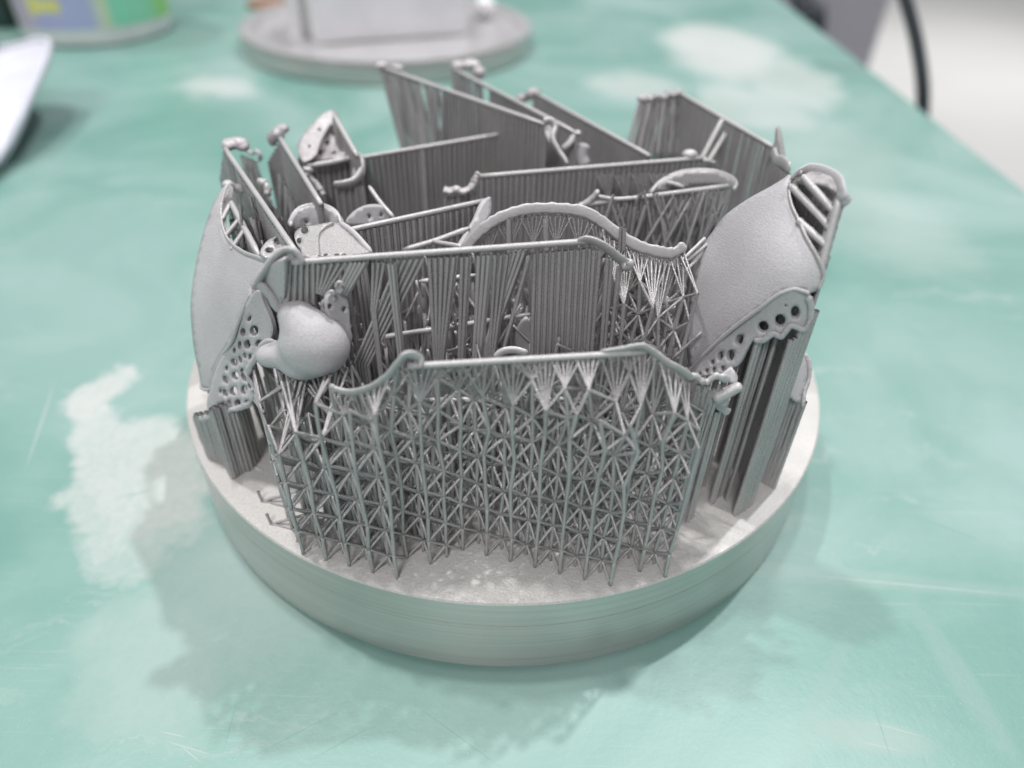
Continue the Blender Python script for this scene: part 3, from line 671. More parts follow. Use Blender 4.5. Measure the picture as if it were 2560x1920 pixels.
# -- far right comb with bristly end
t8 = fw('brush-like far right framework with bristly knobs and a sharp fin at its right', (3.3, 1.6, 0))
F8a = PZ(1468, 201, 3.3); F8b = PZ(1670, 318, 3.3); comb(t8, F8a, F8b, r=.027, sp=.042)
for i in range(9):
    f = i / 8; p = PZ(1385 + 80 * f, 216 - 14 * f + random.uniform(-4, 4), 3.3)
    ellipsoids(t8, 'bristle_knob', [(p, (.07, .07, .06), (0, 0, 0))], M_PINK, vox=.03, smooth_it=1)
    q = PY(1352 + 110 * f, 330, p.y - .3); rod(t8, 'bristle_rod', p, Vector((q.x, q.y, q.z)), .038, M_SUP)
    rod(t8, 'bristle_rod', p + Vector((.05, .05, 0)), Vector((p.x - .1 + random.uniform(-.1, .1), p.y, 0)), .035, M_SUP)
tube(t8, 'stabilizer_bar', [PZ(1385, 218, 3.28), PZ(1430, 208, 3.29), F8a], .03, .03, M_SUP, n=10)
for a, b_ in (((1560, 260), (1515, 345)), ((1580, 268), (1530, 350))):
    rod(t8, 'pale_slanting_rod', PY(*a, 1.5), PY(*b_, 1.1), .045, M_BAR)
patch(t8, 'sharp_fin', [(1677, 272), (1684, 290), (1690, 325), (1690, 340), (1672, 330), (1668, 318), (1673, 305)], [(1677, 272, .4), (1690, 340, .2), (1668, 318, .35)], mat=M_BAR, th_=.06)
tube(t8, 'rim_band', [PY(1668, 325, .3), PY(1676, 348, .1), PY(1690, 352, -.1), PY(1705, 368, -.4)], .03, .1, M_BAR, n=18)
comb(t8, PY(1672, 345, .2), PY(1706, 372, -.5), ext=False)

# -- left diagonals
t9 = fw('outermost diagonal bar framework at the left, with a pinkish cap at its far end', (-3, -1.2, 0))
F9a = PZ(487, 322, 3.3); F9b = PZ(645, 553, 3.3); comb(t9, F9a, F9b, skip=((.05, .2),))
ellipsoids(t9, 'powdery_cap', [(PZ(494, 312, 3.3), (0.101, 0.156, 0.078), (0, 0, .3)), (PZ(515, 308, 3.32), (0.156, 0.109, 0.078), (0, 0, -.2)), (PZ(525, 318, 3.28), (0.094, 0.078, 0.062), (0, 0, 0))], M_PINK, vox=.03, smooth_it=3)
comb(t9, F9a, PY(478, 385, .15), ext=False); scruffy(t9, PY(520, 330, .8), PY(555, 345, .7), 16, .15, .024)
tube(t9, 'torn_loop', [PY(530, 322, .9), PY(545, 332, .85), PY(552, 325, .85), PY(562, 335, .8), PY(560, 350, .8)], .03, .03, M_PINK, n=18, jit=.3)
tube(t9, 'lumpy_clasp', [PY(555, 392, -.5), PY(572, 396, -.5), PY(578, 408, -.55), PY(576, 428, -.6), PY(584, 440, -.65)], .05, .05, M_BAR, n=24, jit=.3)
scruffy(t9, PY(560, 400, -.6), PY(610, 470, -1.3), 24, .25, .024, 1.4)
t10 = fw('second diagonal bar from the left, hanging from a pale rounded cap', (-3, -.5, 0))
F10a = PZ(606, 300, 3.2); F10b = PZ(694, 442, 3.2); comb(t10, F10a, F10b)
ellipsoids(t10, 'powdery_cap', [(PZ(600, 290, 3.22), (0.101, 0.140, 0.109), (0, 0, 0)), (PZ(610, 278, 3.25), (0.109, 0.094, 0.070), (0, 0, 0)), (PZ(588, 300, 3.1), (0.078, 0.078, 0.125), (0, 0, 0))], M_PINK, vox=.03, smooth_it=3)
comb(t10, F10a, PY(580, 345, .5), ext=False); scruffy(t10, F10a.lerp(F10b, .3) + Vector((-.2, 0, -.2)), F10b + Vector((-.25, 0, -.2)), 18, .2, .026)
t11 = fw('triangular framework crusted with pinkish powder at the far left', (-3, .9, 0))
F11a = PZ(722, 250, 3.4); F11b = PZ(772, 338, 3.2)
tube(t11, 'stabilizer_bar', [F11a, F11a.lerp(F11b, .5), F11b], .038, .038, M_BAR, n=10)
comb(t11, F11a, F11b, ext=False, skip=((.2, .45),))
patch(t11, 'powdery_sheet', [(642, 320), (655, 290), (680, 258), (708, 238), (725, 240), (735, 260), (715, 268), (700, 290), (690, 315), (680, 340), (660, 350), (650, 345)], [(642, 320, .5), (725, 240, 1.4), (735, 260, 1.3), (655, 290, .8), (680, 340, .3), (700, 290, .8)],
      holes=[(690, 275, 3, 4), (668, 315, 3, 3)], mat=M_PINK, th_=.12, step=6, bumpf=.03)
patch(t11, 'crusted_web', [(647, 346), (660, 302), (690, 264), (716, 252), (732, 262), (748, 298), (764, 332), (755, 342), (700, 348), (680, 352)], [(647, 346, .55), (716, 252, 1.45), (764, 332, .6), (700, 348, .5), (690, 264, 1.2)], holes=[(720, 282, 7, 6), (735, 310, 8, 7), (705, 305, 5, 7), (690, 330, 7, 6), (722, 330, 4, 4)], mat=M_PINK, th_=.1, step=6, bumpf=.05)
scruffy(t11, PY(655, 330, .6), PY(735, 290, 1.2), 22, .25, .03, 1.0)
comb(t11, PY(645, 335, .5), PY(690, 350, .3), ext=False)
tube(t11, 'cross_bar', [PZ(672, 358, 3.05), PZ(720, 350, 3.05), PZ(765, 340, 3.05)], .04, .04, M_BAR, n=8)
# small perforated cups between the left bars
t12 = fw('pair of small round cups with tiny holes beside the panel flap, left of centre', (-2, -1.6, 0))
c1 = [(628, 490), (632, 468), (650, 450), (680, 443), (708, 448), (728, 462), (738, 485), (725, 500), (690, 505), (650, 505)]
cu, _ = patch(t12, 'cup', c1, [(628, 490, -1.7), (680, 443, -1.42), (738, 485, -1.6), (690, 505, -1.55), (650, 505, -1.6), (650, 450, -1.5)], holes=[(662, 480, 4, 3), (698, 474, 5, 3)], mat=M_SHELL, th_=.05)
tube(cu, 'cup_rim', [PY(628, 490, -1.72), PY(632, 468, -1.55), PY(650, 450, -1.42), PY(680, 443, -1.35), PY(708, 448, -1.38), PY(728, 462, -1.48), PY(738, 487, -1.62)], .028, .035, M_BAR, n=36)
c2 = [(748, 484), (760, 462), (785, 446), (815, 442), (835, 450), (848, 470), (830, 480), (790, 486)]
patch(t12, 'cup', c2, [(748, 484, -1.4), (785, 446, -1.25), (848, 470, -1.2), (790, 486, -1.32), (760, 462, -1.35)], holes=[(798, 468, 3, 5), (824, 464, 3, 5)], mat=M_SHELL, th_=.05)
tube(t12, 'thin_bar', [PY(797, 402, -.9), PY(820, 435, -1.1), PY(852, 472, -1.3)], .03, .03, M_BAR, n=10)
for i in range(14): p = PY(random.uniform(640, 840), 490, -1.75); rod(t12, 'support_rod', p, Vector((p.x, p.y, 0)), .025, M_SUP)
# panel flap and holed sheet
t13 = fw('folded flat panel flap with holed sheet behind the left half of the second bar', (-2.1, -2.5, 0))
patch(t13, 'flap', [(688, 510), (703, 490), (722, 480), (738, 482), (760, 500), (790, 528), (802, 545), (740, 552), (690, 553)], [(688, 510, -2.3), (722, 480, -2.0), (802, 545, -2.6), (690, 553, -2.8)], mat=M_SUP, th_=.05, smooth_out=False)
tube(t13, 'flap_edge', [PY(735, 482, -2.0), PY(765, 504, -2.25), PY(803, 546, -2.6)], .03, .04, M_SHELL, n=14)
patch(t13, 'holed_sheet', [(636, 505), (650, 492), (690, 484), (720, 479), (700, 492), (688, 510), (688, 553), (655, 553), (650, 540), (640, 525)], [(636, 505, -2.3), (720, 479, -2.05), (688, 553, -2.85), (640, 525, -2.5)], holes=[(658, 497, 8, 8), (646, 520, 5, 7)], mat=M_SUP, th_=.05, step=6)
patch(t13, 'holed_sheet', [(562, 545), (570, 528), (585, 515), (606, 508), (625, 514), (632, 535), (600, 552), (575, 556)], [(562, 545, -2.8), (606, 508, -2.4), (632, 535, -2.6), (575, 556, -2.9)], holes=[(600, 520, 8, 8), (582, 540, 9, 6), (618, 535, 6, 6)], mat=M_SUP, th_=.05, step=6)
for i in range(16): p = PY(random.uniform(580, 790), 550, -2.75); rod(t13, 'support_rod', p, Vector((p.x, p.y, 0)), .025, M_SUP)
t3b = fw('low framework seen through the gaps between the rods of the second bar', (-.5, -2.7, 0))
L0 = PY(770, 737, -2.75); L1 = PY(1145, 679, -2.5)
tube(t3b, 'stabilizer_bar', [L0, L0.lerp(L1, .5), L1], .034, .034, M_BAR, n=10)
for i in range(12):
    f = (i + .5) / 12; p = L0.lerp(L1, f)
    for d in np.linspace(-.12, .12, 5): rod(t3b, 'support_rod', p + (L1 - L0).normalized() * d, Vector((p.x + d * .3 + random.uniform(-.1, .1), p.y, p.z - .7)), .018, M_SUP)
    rod(t3b, 'support_post', Vector((p.x, p.y, p.z - .7)), Vector((p.x, p.y, 0)), .03, M_SUP)
tube(t3b, 'upper_bar', [PY(905, 608, -2.5), PY(960, 602, -2.45), PY(1030, 594, -2.4)], .03, .03, M_BAR, n=8)
patch(t3b, 'pale_plate', [(1115, 715), (1140, 690), (1148, 760), (1118, 770)], [(1115, 715, -2.6), (1140, 690, -2.6), (1118, 770, -2.6)], mat=M_SHELL, th_=.05)
tube(t3b, 'cup_rim', [PY(1070, 773, -3.4), PY(1085, 760, -3.38), PY(1110, 756, -3.38), PY(1140, 764, -3.4)], .03, .05, M_BAR, n=18)
ins = []
for i in range(520):                                                  # dense dim supports inside the group
    x = random.uniform(-3.1, 2.3); y = random.uniform(-3.0, -.9)
    if x * x + y * y > 16: continue
    z = random.uniform(.8, 2.1); q = Vector((x + random.uniform(-.3, .3), y + random.uniform(-.2, .2), z + random.uniform(.2, .8)))
    ins.append((Vector((x, y, 0)), Vector((x, y, z)), .022)); ins.append((Vector((x, y, z)), q, .017))
rods_stuff(t3b, 'inner_supports', ins, M_SUP)

# ================================================================== left shell with perforated strip
tE = thing('denture_framework', 'smooth curved shell at the far left with a perforated strip along its foot', CAT, (-3.6, -2.4, 0), GRP)
EO = [(492, 397), (472, 418), (452, 462), (434, 520), (420, 585), (412, 650), (414, 710), (420, 760), (430, 808), (434, 836), (443, 841), (455, 838), (460, 812), (476, 775), (500, 738), (514, 700), (530, 660), (543, 636), (548, 614), (585, 582), (592, 570), (560, 556), (525, 543), (495, 520), (482, 495), (478, 465), (480, 440), (490, 420)]
EA = [(492, 397, -1.1), (452, 462, -1.45), (420, 585, -1.8), (412, 680, -2.05), (420, 760, -2.3), (436, 838, -2.55), (480, 465, -1.75), (500, 600, -2.45), (592, 572, -2.95), (480, 700, -2.62), (545, 636, -2.95), (500, 738, -2.85), (457, 830, -2.72), (525, 543, -2.4)]
shE, dE = patch(tE, 'curved_shell', EO, EA, mat=M_SHELL, th_=.07, step=10)
tube(shE, 'shell_lip', [PY(x, y, dE(x, y) - .01) for x, y in [(590, 572), (560, 558), (525, 545), (496, 522), (483, 496), (478, 465), (480, 440), (492, 400)]], .018, .03, M_BAR, n=50)
RE = [(543, 634), (530, 660), (514, 700), (500, 738), (476, 775), (461, 812), (456, 838), (443, 842), (432, 836)]
tube(shE, 'raised_ridge', [PY(x, y, dE(x, y) - .03) for x, y in RE], .018, .024, M_SHELL, n=60, jit=.06)
SO = [(545, 634), (560, 628), (572, 660), (585, 690), (590, 715), (582, 735), (566, 745), (558, 765), (540, 790), (536, 810), (545, 835), (548, 858), (540, 872), (520, 880), (500, 888), (475, 893), (450, 904), (434, 912), (431, 902), (446, 890), (448, 860), (455, 838), (461, 812), (476, 775), (500, 738), (514, 700), (530, 660)]
SA = [(545, 634, -2.98), (585, 690, -3.1), (500, 738, -2.92), (540, 790, -3.08), (456, 838, -2.82), (545, 850, -3.12), (490, 885, -3.02), (434, 908, -2.85)]
HX = [(650, 627, 30, 37), (572, 637, 18, 30), (618, 545, 12, 22, .5), (603, 722, 23, 33), (550, 727, 13, 30), (684, 718, 26, 30), (513, 765, 10, 22), (512, 845, 22, 28, -.5), (554, 825, 10, 26, -.3), (622, 808, 11, 24), (586, 800, 10, 22, -.3), (460, 887, 10, 18), (520, 938, 24, 30, -.5), (578, 950, 15, 35, -.4), (452, 968, 16, 32, -.4), (508, 1045, 27, 33), (450, 1058, 16, 28, -.4), (580, 1035, 22, 34), (418, 1045, 8, 18), (622, 1000, 12, 30), (535, 1128, 22, 28), (477, 1135, 10, 26, -.1), (440, 1140, 8, 24, -.2), (600, 1120, 18, 16), (565, 905, 12, 20), (400, 1150, 8, 22, .3)]
holesE = [((345.6 + h[0] * .3126), 518.4 + h[1] * .3126, h[2] * .3126, h[3] * .3126, *(h[4:])) for h in HX]
stE, dS = patch(tE, 'perforated_strip', SO, SA, holes=holesE, mat=M_SHELL, th_=.06, step=7, edge=4)
tube(stE, 'curled_edge', [PY(598, 742, -3.15), PY(582, 737, -3.14), PY(568, 745, -3.1), PY(556, 768, -3.08), PY(540, 792, -3.08), PY(536, 812, -3.08), PY(548, 840, -3.12), PY(546, 866, -3.12)], .022, .04, M_SHELL, n=40, jit=.14)
tube(stE, 'curled_edge', [PY(546, 868, -3.1), PY(520, 880, -3.08), PY(490, 888, -3.04), PY(460, 897, -2.95), PY(433, 908, -2.86)], .03, .045, M_SHELL, n=34, jit=.3)
# top opening: ladder bar with rungs
LA = PY(487, 415, -1.1); LB = PY(560, 552, -2.55)
tube(tE, 'ladder_bar', [LA, LA.lerp(LB, .5), LB], .036, .036, M_BAR, n=10)
for (x0, y0, x1, y1) in ((480, 474, 500, 470), (487, 510, 520, 502), (500, 538, 532, 528)):
    Y0 = dE(x0, y0); f = (x1 - 487) / 73; rod(tE, 'rung', PY(x0, y0, Y0), LA.lerp(LB, f), .03, M_BAR)
for i in range(26):
    f = i / 25; p = LA.lerp(LB, f); rod(tE, 'support_rod', p, Vector((p.x, p.y, 0)), .028, M_SUP)
ellipsoids(tE, 'crumbly_tip', [(PY(492, 398, -1.05), (0.078, 0.078, 0.055), (0, 0, 0)), (PY(510, 405, -1.0), (0.078, 0.070, 0.047), (0, 0, 0)), (PY(520, 412, -1.0), (0.062, 0.062, 0.047), (0, 0, 0))], M_BAR, vox=.025, smooth_it=1)
for i in range(16):
    p = PY(random.uniform(495, 560), random.uniform(420, 520), random.uniform(-2, -1.2)); rod(tE, 'tangled_rod', p, p + Vector((random.uniform(-.3, .3), random.uniform(-.2, .2), -.9)), .02, M_SUP)
for i in range(60):
    x = random.uniform(484, 545); y = 430 + (x - 484) * 1.9 + random.uniform(-25, 10); p = PY(x, y, -1.35 - (x - 484) * .018) - Vector((0, 0, .35))
    rod(tE, 'support_rod', p, Vector((p.x + random.uniform(-.05, .1), p.y, 0)), .026, M_SUP)
# rod block under the strip
path = [tuple(PZ(*q, 0))[:2] for q in ((433, 925), (434, 945), (443, 965), (452, 988), (468, 996), (487, 1004), (497, 1022), (505, 1033), (522, 1022), (545, 1012), (562, 985))]
PP = catmull([(x, y, 0) for x, y in path], 30)
yt = catmull([(v, 0, 0) for v in (908, 905, 902, 899, 896, 893, 890, 885, 878, 870, 862)], 30)[:, 0]
xt = catmull([(v, 0, 0) for v in (431, 432, 440, 448, 462, 480, 490, 500, 516, 538, 552)], 30)[:, 0]
for i, p in enumerate(PP):
    q = PY(xt[i], yt[i], p[1] + .01); rod(tE, 'support_rod', Vector((p[0], p[1], 0)), Vector((p[0], p[1] + .01, q.z)) + Vector((0, .02 * (i % 2), .02 * (i % 2))), .029, M_SUP)
for i in range(5):
    q = Vector((-2.52 + i * .01, -4.0 - i * .04, 1.9 - .2 * i)); rod(tE, 'slanting_rod', PY(548, 862 - i * 16, -3.05), q, .02, M_SUP); rod(tE, 'slanting_rod', PY(556, 870 - i * 16, -3.0), q, .02, M_SUP)
for i in range(22):
    f = i / 21; p = PY(415 + 25 * f, 700 + 120 * f, dE(415 + 25 * f, 700 + 120 * f) + .12) if i > 9 else PY(510, 660 + i * 12, -2.45); rod(tE, 'support_rod', p, Vector((p.x + .05, p.y + .12, 0)), .028, M_SUP)

# ================================================================== right shell on ribbed columns
tD = thing('denture_framework', 'large smooth curved shell at the right, barred open top, tall ribbed columns', CAT, (2.9, -3.1, 0), GRP)
DO = [(1705, 378), (1690, 388), (1663, 404), (1616, 429), (1569, 463), (1538, 501), (1516, 532), (1501, 573), (1494, 610), (1489, 650), (1485, 690), (1484, 740), (1487, 780), (1496, 793), (1524, 765), (1559, 731), (1596, 700), (1640, 668), (1677, 640), (1712, 625), (1734, 628), (1749, 633), (1768, 624), (1779, 601), (1777, 582), (1763, 551), (1741, 513), (1726, 479), (1710, 445), (1704, 410), (1710, 388)]
DA = [(1705, 378, -2.35), (1616, 429, -2.05), (1538, 501, -2.1), (1494, 610, -2.35), (1484, 690, -2.6), (1490, 790, -2.95), (1596, 700, -3.25), (1712, 625, -3.5), (1779, 601, -3.45), (1741, 513, -3.15), (1706, 430, -2.75), (1620, 560, -3.0), (1550, 640, -2.95), (1660, 500, -2.95)]
shD, dD = patch(tD, 'curved_shell', DO, DA, mat=M_SHELL, th_=.07, step=11, bumpf=.006)
lip = [(1768, 626), (1779, 602), (1777, 582), (1763, 551), (1741, 513), (1726, 479), (1710, 445), (1704, 412), (1710, 388), (1730, 372)]
tube(shD, 'shell_lip', [PY(x, y, dD(x, y) - .01) for x, y in lip[:-1]] + [PY(1732, 371, -2.55)], .014, .024, M_BAR, n=70, jit=.08)
RD = [(1490, 800), (1500, 788), (1524, 763), (1559, 730), (1596, 699), (1640, 667), (1677, 639), (1712, 625), (1734, 629), (1748, 634)]
tube(shD, 'raised_ridge', [PY(x, y, dD(x, y) - .03) for x, y in RD], .017, .022, M_SHELL, n=60, jit=.05)
D2 = [(1500, 792), (1524, 766), (1559, 732), (1596, 701), (1640, 669), (1677, 641), (1712, 627), (1734, 630), (1750, 636), (1749, 662), (1748, 690), (1738, 710), (1720, 708), (1709, 704), (1698, 716), (1687, 726), (1672, 720), (1655, 732), (1640, 736), (1628, 734), (1612, 758), (1596, 786), (1580, 796), (1555, 806), (1530, 812), (1505, 814), (1494, 806)]
D2A = [(1500, 795, -3.05), (1596, 701, -3.28), (1712, 627, -3.52), (1749, 662, -3.5), (1735, 710, -3.55), (1650, 730, -3.48), (1590, 786, -3.38), (1520, 812, -3.2)]
HD = [(1350, 500, 32, 46), (1245, 557, 38, 45), (1127, 600, 38, 40, .3), (962, 690, 28, 40, .4), (900, 798, 27, 42, .2), (830, 803, 18, 34, .2), (775, 847, 12, 17), (845, 890, 12, 20), (785, 902, 10, 20), (735, 908, 8, 16), (690, 925, 8, 12), (1283, 455, 10, 6)]
holesD = [(1296 + h[0] * .3126, 518.4 + h[1] * .3126, h[2] * .3126, h[3] * .3126, *h[4:]) for h in HD]
stD, dD2 = patch(tD, 'perforated_strip', D2, D2A, holes=holesD, mat=M_SHELL, th_=.06, step=8, edge=5)
tube(stD, 'curled_edge', [PY(x, y, dD2(x, y) - .01) for x, y in [(1746, 640), (1752, 664), (1748, 692), (1736, 712), (1709, 704), (1688, 727), (1670, 721), (1648, 735), (1628, 735)]], .02, .035, M_SHELL, n=50, jit=.15)
# barred opening and back rim
YT = -3.15
rim = [PY(1710, 388, -2.5), PY(1725, 373, -2.5), PY(1745, 366, -2.5), PY(1770, 368, -2.6), PY(1795, 378, -2.75), PY(1812, 392, -2.95), PY(1817, 408, -3.1), PY(1822, 432, -3.2)]
tube(tD, 'back_rim', rim, .02, .065, M_SHELL, n=50, up=(.2, -.3, 1))
patch(tD, 'back_wall', [(1712, 386), (1728, 374), (1748, 369), (1772, 372), (1796, 382), (1813, 396), (1818, 420), (1800, 412), (1780, 400), (1750, 396), (1728, 392)], [(1712, 386, -2.5), (1748, 369, -2.5), (1813, 396, -3.0), (1818, 420, -3.15), (1780, 400, -2.85)], mat=M_PINK, th_=.05, step=7)
for i in range(22):
    f = i / 21; p = Vector(catmull(rim, 60)[int(4 + f * 48)]); q = p + Vector((-.02, -.03, -.25 - .15 * abs(math.sin(i * .9)))); rod(tD, 'short_rod', p + Vector((0, -.03, -.03)), q, .022, M_PINK)
    rod(tD, 'support_rod', q, Vector((q.x, q.y, 0)), .03, M_SUP)
R0 = PY(1814, 425, -3.12); R1 = PY(1770, 592, -3.42)
tube(tD, 'outer_bar', [R0, R0.lerp(R1, .5), R1], .042, .042, M_BAR, n=10)
for (x0, y0, x1, y1) in ((1708, 402, 1796, 512), (1735, 383, 1805, 474), (1724, 476, 1786, 560)):
    Ya = dD(x0, y0) - .02 if x0 < 1730 else -2.6; f = (1814 - x1) / 44; rod(tD, 'cross_bar', PY(x0, y0, Ya), R0.lerp(R1, min(1, f)), .04, M_BAR)
tube(tD, 'pale_wedge', [PY(1818, 415, -3.1), PY(1822, 430, -3.15), PY(1830, 438, -3.15)], .05, .06, M_BAR, n=8, jit=.2)
# ribbed columns
def rib_path(pts, n, ztop, r=.036, th=tD, wob=.03):
    for i, p in enumerate(catmull([(x, y, 0) for x, y in pts], n)):
        f = i / (n - 1); z = ztop(f) if callable(ztop) else ztop
        o_ = .03 * (i % 2) * (n > 3); rod(th, 'rib', Vector((p[0] - o_ * .5, p[1] + o_, 0)), Vector((p[0] - o_ * .5, p[1] + o_, z + random.uniform(-.01, .01))), r * .88, M_SUP)
# column in front (under the strip), grooves in its recess, outer side up to the open top
rib_path([(2.74, -3.40), (2.78, -3.38)], 2, 2.62)
rib_path([(2.83, -3.30), (2.88, -3.26), (2.94, -3.30), (2.97, -3.38)], 6, 2.62, .03)
rib_path([(3.01, -3.58), (3.05, -3.56)], 2, 2.75)
rib_path([(3.10, -3.52), (3.15, -3.49)], 2, 2.85)
rib_path([(3.21, -3.44), (3.26, -3.40)], 2, lambda f: 3.0)
comb(tD, R0, R1, ext=False, sp=.047, r=.028, wav=.034)
rib_path([(3.28, -3.12), (3.30, -3.0), (3.24, -2.85), (3.1, -2.7), (2.9, -2.6)], 14, lambda f: 3.5 - .7 * f, .03)
rib_path([(2.7, -3.1), (2.6, -2.9), (2.5, -2.7)], 8, 2.3, .03)
# panel column at the outer right
rib_path([(3.64, -3.10), (3.60, -3.06)], 2, 1.52, .032)
rib_path([(3.56, -3.02), (3.47, -2.95), (3.40, -2.86)], 14, 1.5, .034)
tube(tD, 'dark_clasp', [PY(1732, 765, -2.75), PY(1743, 785, -2.8), PY(1745, 820, -2.9), PY(1736, 850, -3.0), PY(1732, 880, -3.1)], .03, .06, M_SHELL, n=30, jit=.12)
patch(tD, 'clasp_plate', [(1718, 780), (1733, 768), (1743, 790), (1744, 820), (1735, 850), (1728, 870), (1712, 862), (1700, 845), (1708, 815)], [(1718, 780, -2.9), (1743, 790, -2.85), (1728, 870, -3.1), (1700, 845, -3.1)], mat=M_SHELL, th_=.05)
# thin spikes between the shell and the wavy arch
for a, b_ in (((1475, 560), (1522, 515)), ((1472, 572), (1526, 528)), ((1480, 585), (1520, 545))):
    rod(tD, 'spike', PY(*a, -2.45), PY(*b_, -2.15), .022, M_BAR)
# second ribbed column, shorter, between the lattice and the tall one
tG = thing('denture_framework', 'short ribbed column between the front lattice and the right shell', CAT, (2.35, -3.6, 0), GRP)
rib_path([(2.30, -3.74), (2.36, -3.73), (2.42, -3.71)], 4, 1.86, .03, tG)
rib_path([(2.44, -3.66), (2.46, -3.58), (2.48, -3.5)], 3, 1.84, .03, tG)
rib_path([(2.27, -3.70), (2.22, -3.6), (2.18, -3.45), (2.15, -3.3)], 10, 1.8, .028, tG)
patch(tG, 'torn_flap', [(1555, 812), (1580, 792), (1594, 812), (1592, 830), (1570, 825)], [(1555, 812, -3.75), (1580, 792, -3.7), (1592, 830, -3.8)], mat=M_SHELL, th_=.04, smooth_out=False)
tube(tG, 'torn_edge', [PY(1530, 880, -3.72), PY(1545, 872, -3.72), PY(1562, 884, -3.7), PY(1574, 892, -3.68)], .03, .05, M_BAR, n=16, jit=.2)

# ================================================================== things in the background
tP2 = thing('build_plate', 'second round steel plate far behind, out of focus, carrying a white block', 'build plate', (-5.5, 24, ZT))
cc = (-5.7, 24.5, 0)
me, _ = lathe(None, 'side', [(6.23, -.55), (6.25, -.61), (6.25, -1.35), (6.2, -1.40), (0, -1.40)], M_SIDE, center=cc, n=120); finish('turned_side', me, M_SIDE, tP2)
me, _ = lathe(None, 'top', [(0, -.77), (5.5, -.77), (5.6, -.70), (5.7, -.55), (6.15, -.54), (6.23, -.55)], M_TOP, center=cc, n=120); finish('sandblasted_top', me, metal('old_plate_top', 0.60, 0.5, 0.34, .15, .2, tint=(1.0, .98, 1.0)), tP2)
wb = thing('white_block', 'large white box-shaped block standing on the far round plate', 'block', (-4.6, 22, -.77))
c0 = PZ(682, 98, -.77); c1_ = PZ(1012, 75, -.77); ang = math.atan2(c1_.y - c0.y, c1_.x - c0.x); Lb = (c1_ - c0).length
o = box(wb, 'body', (0, 0, 0), (Lb, 3.2, 3.4), M_BLOCK, .12); o.rotation_euler.z = ang; o.location = c0 - wb.location
pp = thing('white_post', 'slim pale upright post left of the white block on the far plate', 'post', PZ(645, 82, -.77))
rod(pp, 'shaft', PZ(648, 80, -.77), PZ(648, 80, -.77) + Vector((0, 0, 3.4)), .3, M_BLOCK)
rod(pp, 'foot', PZ(648, 80, -.79), PZ(648, 80, -.79) + Vector((0, 0, .14)), .42, M_BLOCK)
kb = thing('shiny_knob', 'small bright round knob right of the white block on the far plate', 'knob', PZ(1047, 40, -.77))
ellipsoids(kb, 'cap', [(PZ(1047, 40, -.77) + Vector((0, 0, .5)), (.5, .5, .45), (0, 0, 0))], M_BLOCK, vox=.06, smooth_it=2)
rod(kb, 'stem', PZ(1047, 40, -.79), PZ(1047, 40, -.77) + Vector((0, 0, .45)), .3, M_SIDE)
cp = thing('copper_puck', 'low brownish copper disc at the left side of the far plate', 'disc', PZ(575, 12, -.77))
me, _ = lathe(None, 'puck', [(0, .25), (.9, .25), (1.0, .2), (1.0, 0)], None, center=PZ(580, 14, -.77), n=40); finish('disc_body', me, plain('copper', (.42, .26, .19), .4, .5), cp)
me, _ = lathe(None, 'puckr', [(.35, .25), (.35, .34), (.28, .36), (0, .36)], None, center=PZ(580, 14, -.77), n=30); finish('boss', me, plain('copper_boss', (.45, .30, .23), .4, .5), cp)

# jar with a printed label
jc = Vector((-18.9, 25.3, ZT))
jar = thing('jar', 'white jar with a purple and green label at the top left', 'jar', jc)
M_JAR = plain('jar_plastic', (.78, .78, .78), .35)
me, _ = lathe(None, 'jar', [(0, .05), (2.75, .0), (3.0, .08), (3.05, .35), (3.05, 8.5), (2.6, 9.0), (0, 9.0)], None, center=jc, n=80); finish('jar_body', me, M_JAR, jar)
me, _ = lathe(None, 'lid', [(2.7, 8.9), (2.95, 9.0), (2.95, 10.2), (2.8, 10.3), (0, 10.3)], None, center=jc, n=80); finish('lid', me, plain('lid_white', (.8, .8, .82), .4), jar)
m, t, b = newmat('jar_label'); M_LAB = m
tcn = t.nodes.new('ShaderNodeTexCoord'); sp = t.nodes.new('ShaderNodeSeparateXYZ'); link(t, tcn.outputs['UV'], sp.inputs[0])
lr = ramp(t, sp.outputs['X'], [(0.0, (.50, .40, .50)), (1.0, (.30, .62, .10))]); lr.color_ramp.interpolation = 'LINEAR'
for p_, c_ in ((.10, (.58, .5, .62)), (.16, (.47, .47, .74)), (.40, (.48, .50, .76)), (.43, (.62, .68, .60)), (.465, (.62, .72, .48)), (.49, (.26, .70, .50)), (.68, (.30, .72, .48)), (.75, (.33, .70, .22)), (.88, (.32, .66, .12))):
    q = lr.color_ramp.elements.new(p_); q.color = (*c_, 1)
link(t, lr.outputs[0], b.inputs['Base Color']); b.inputs['Roughness'].default_value = .4
vs = []; fs = []; uv = []; n = 60; a0, a1 = math.radians(-132), math.radians(36)
for i in range(n + 1):
    a = a0 + (a1 - a0) * i / n
    for z, r_ in ((.62 + .1 * math.sin(i * .05), 3.065), (7.6, 3.065)): vs.append((jc.x + r_ * math.cos(a), jc.y + r_ * math.sin(a), jc.z + z)); uv.append((i / n, 0 if z < 5 else 1))
for i in range(n): fs.append((2 * i, 2 * i + 2, 2 * i + 3, 2 * i + 1))
me = mesh_of(vs, fs); ul = me.uv_layers.new(name='UVMap')
for lp in me.loops: ul.data[lp.index].uv = uv[lp.vertex_index]
lab = finish('label_sheet', me, M_LAB, jar)
M_YEL = plain('yellow_print', (.78, .72, .25), .4)
vs = []; fs = []
for i in range(9):
    a = math.radians(-112 + i * 3.4); z0 = 1.35 if i > 2 else 1.2; z1 = 1.85 if i > 2 else 2.1
    vs += [(jc.x + 3.075 * math.cos(a), jc.y + 3.075 * math.sin(a), jc.z + z0), (jc.x + 3.075 * math.cos(a), jc.y + 3.075 * math.sin(a), jc.z + z1)]
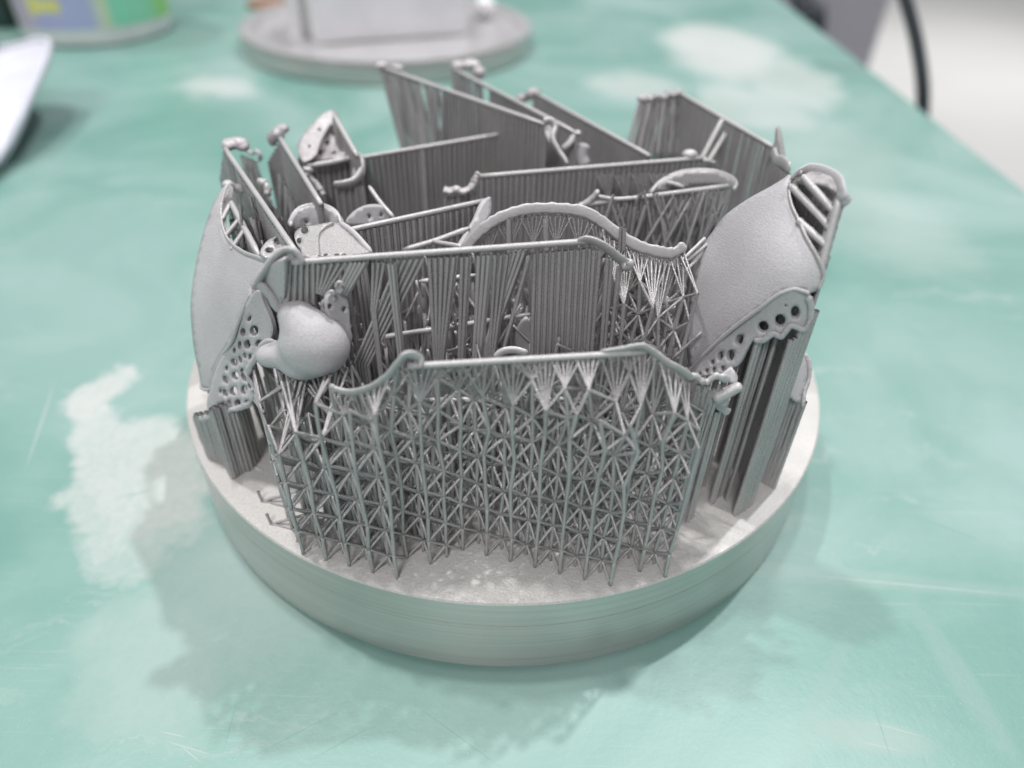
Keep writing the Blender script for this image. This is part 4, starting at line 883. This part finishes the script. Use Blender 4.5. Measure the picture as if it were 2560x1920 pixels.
for i in range(8): fs.append((2 * i, 2 * i + 2, 2 * i + 3, 2 * i + 1))
finish('yellow_mark', mesh_of(vs, fs), M_YEL, lab)

# curled white sheet at the left edge
ws = thing('white_sheet', 'curled white plastic sheet lifting off the table at the left edge', 'sheet', PZ(20, 330, ZT))
patch(ws, 'sheet', [(-160, 120), (-60, 118), (0, 107), (45, 100), (80, 88), (100, 86), (110, 96), (107, 115), (90, 155), (70, 200), (48, 255), (20, 312), (-10, 360), (-60, 440), (-160, 560)],
      [(100, 90, .7), (0, 107, .3), (-160, 120, .2), (60, 215, .0), (0, 345, -1.1), (-160, 560, -1.3), (-80, 300, -.4)], mat=M_WHITE, th_=.06, step=14, mode='Z')
tube(ws, 'rolled_edge', [PZ(0, 107, .32), PZ(45, 100, .45), PZ(80, 89, .62), PZ(104, 92, .72), PZ(104, 118, .6), PZ(88, 158, .35), PZ(66, 208, .05), PZ(46, 256, -.3), PZ(20, 310, -.8), PZ(-8, 358, -1.2)], .1, .14, M_WHITE, n=50)
dk = thing('dark_box', 'dark green box edge behind the jar in the top left corner', 'box', PZ(-10, 40, ZT))
q = PZ(28, 62, ZT); box(dk, 'body', (q.x - 14, q.y, ZT), (q.x, q.y + 8, ZT + 6), M_DARK, .2); box(dk, 'lid', (q.x - 14.1, q.y - .1, ZT + 6), (q.x + .1, q.y + 8.1, ZT + 6.6), M_DARK, .15)
# behind the table edge: grey cabinet, cables
q = PY(1884, 120, 75); cab = thing('grey_cabinet', 'grey metal cabinet standing on the pale floor beyond the table edge', 'cabinet', (q.x - 12, 82, ZT - 73.6))
box(cab, 'side_panel', (q.x - 13, 75, ZT - 73.6), (q.x, 76, 40), M_GREYP, .1)
box(cab, 'carcass', (q.x - 30, 76, ZT - 73.6), (q.x - .3, 110, 40), plain('grey_panel_light', (.36, .36, .42), .5), .3)
cb = thing('black_cable', 'black cable hanging in a long curve just beyond the table edge', 'cable', (15.5, 19, ZT - 73.6))
tube(cb, 'sheath', [PY(1900, -160, 24), PY(1950, -20, 23), PY(1982, 100, 22), PY(1994, 220, 21), PY(1980, 360, 20.5), PY(1930, 520, 20), Vector((19, 22, -50)), Vector((20, 22, ZT - 73.4))], .26, .26, M_BLACK, n=80)
hk = thing('black_tube', 'short thick black tube end beside the grey cabinet above the table edge', 'tube', (38, 70, ZT))
tube(hk, 'hose', [PY(1725, -80, 72), PY(1733, -10, 70), PY(1738, 25, 69), PY(1748, 60, 68), PY(1755, 160, 68), Vector((42, 70, ZT - 73.4))], .95, .95, M_BLACK, n=40)
tube(hk, 'collar', [PY(1735, 10, 69.5), PY(1738, 22, 69)], 1.15, 1.15, M_BLACK, n=6)
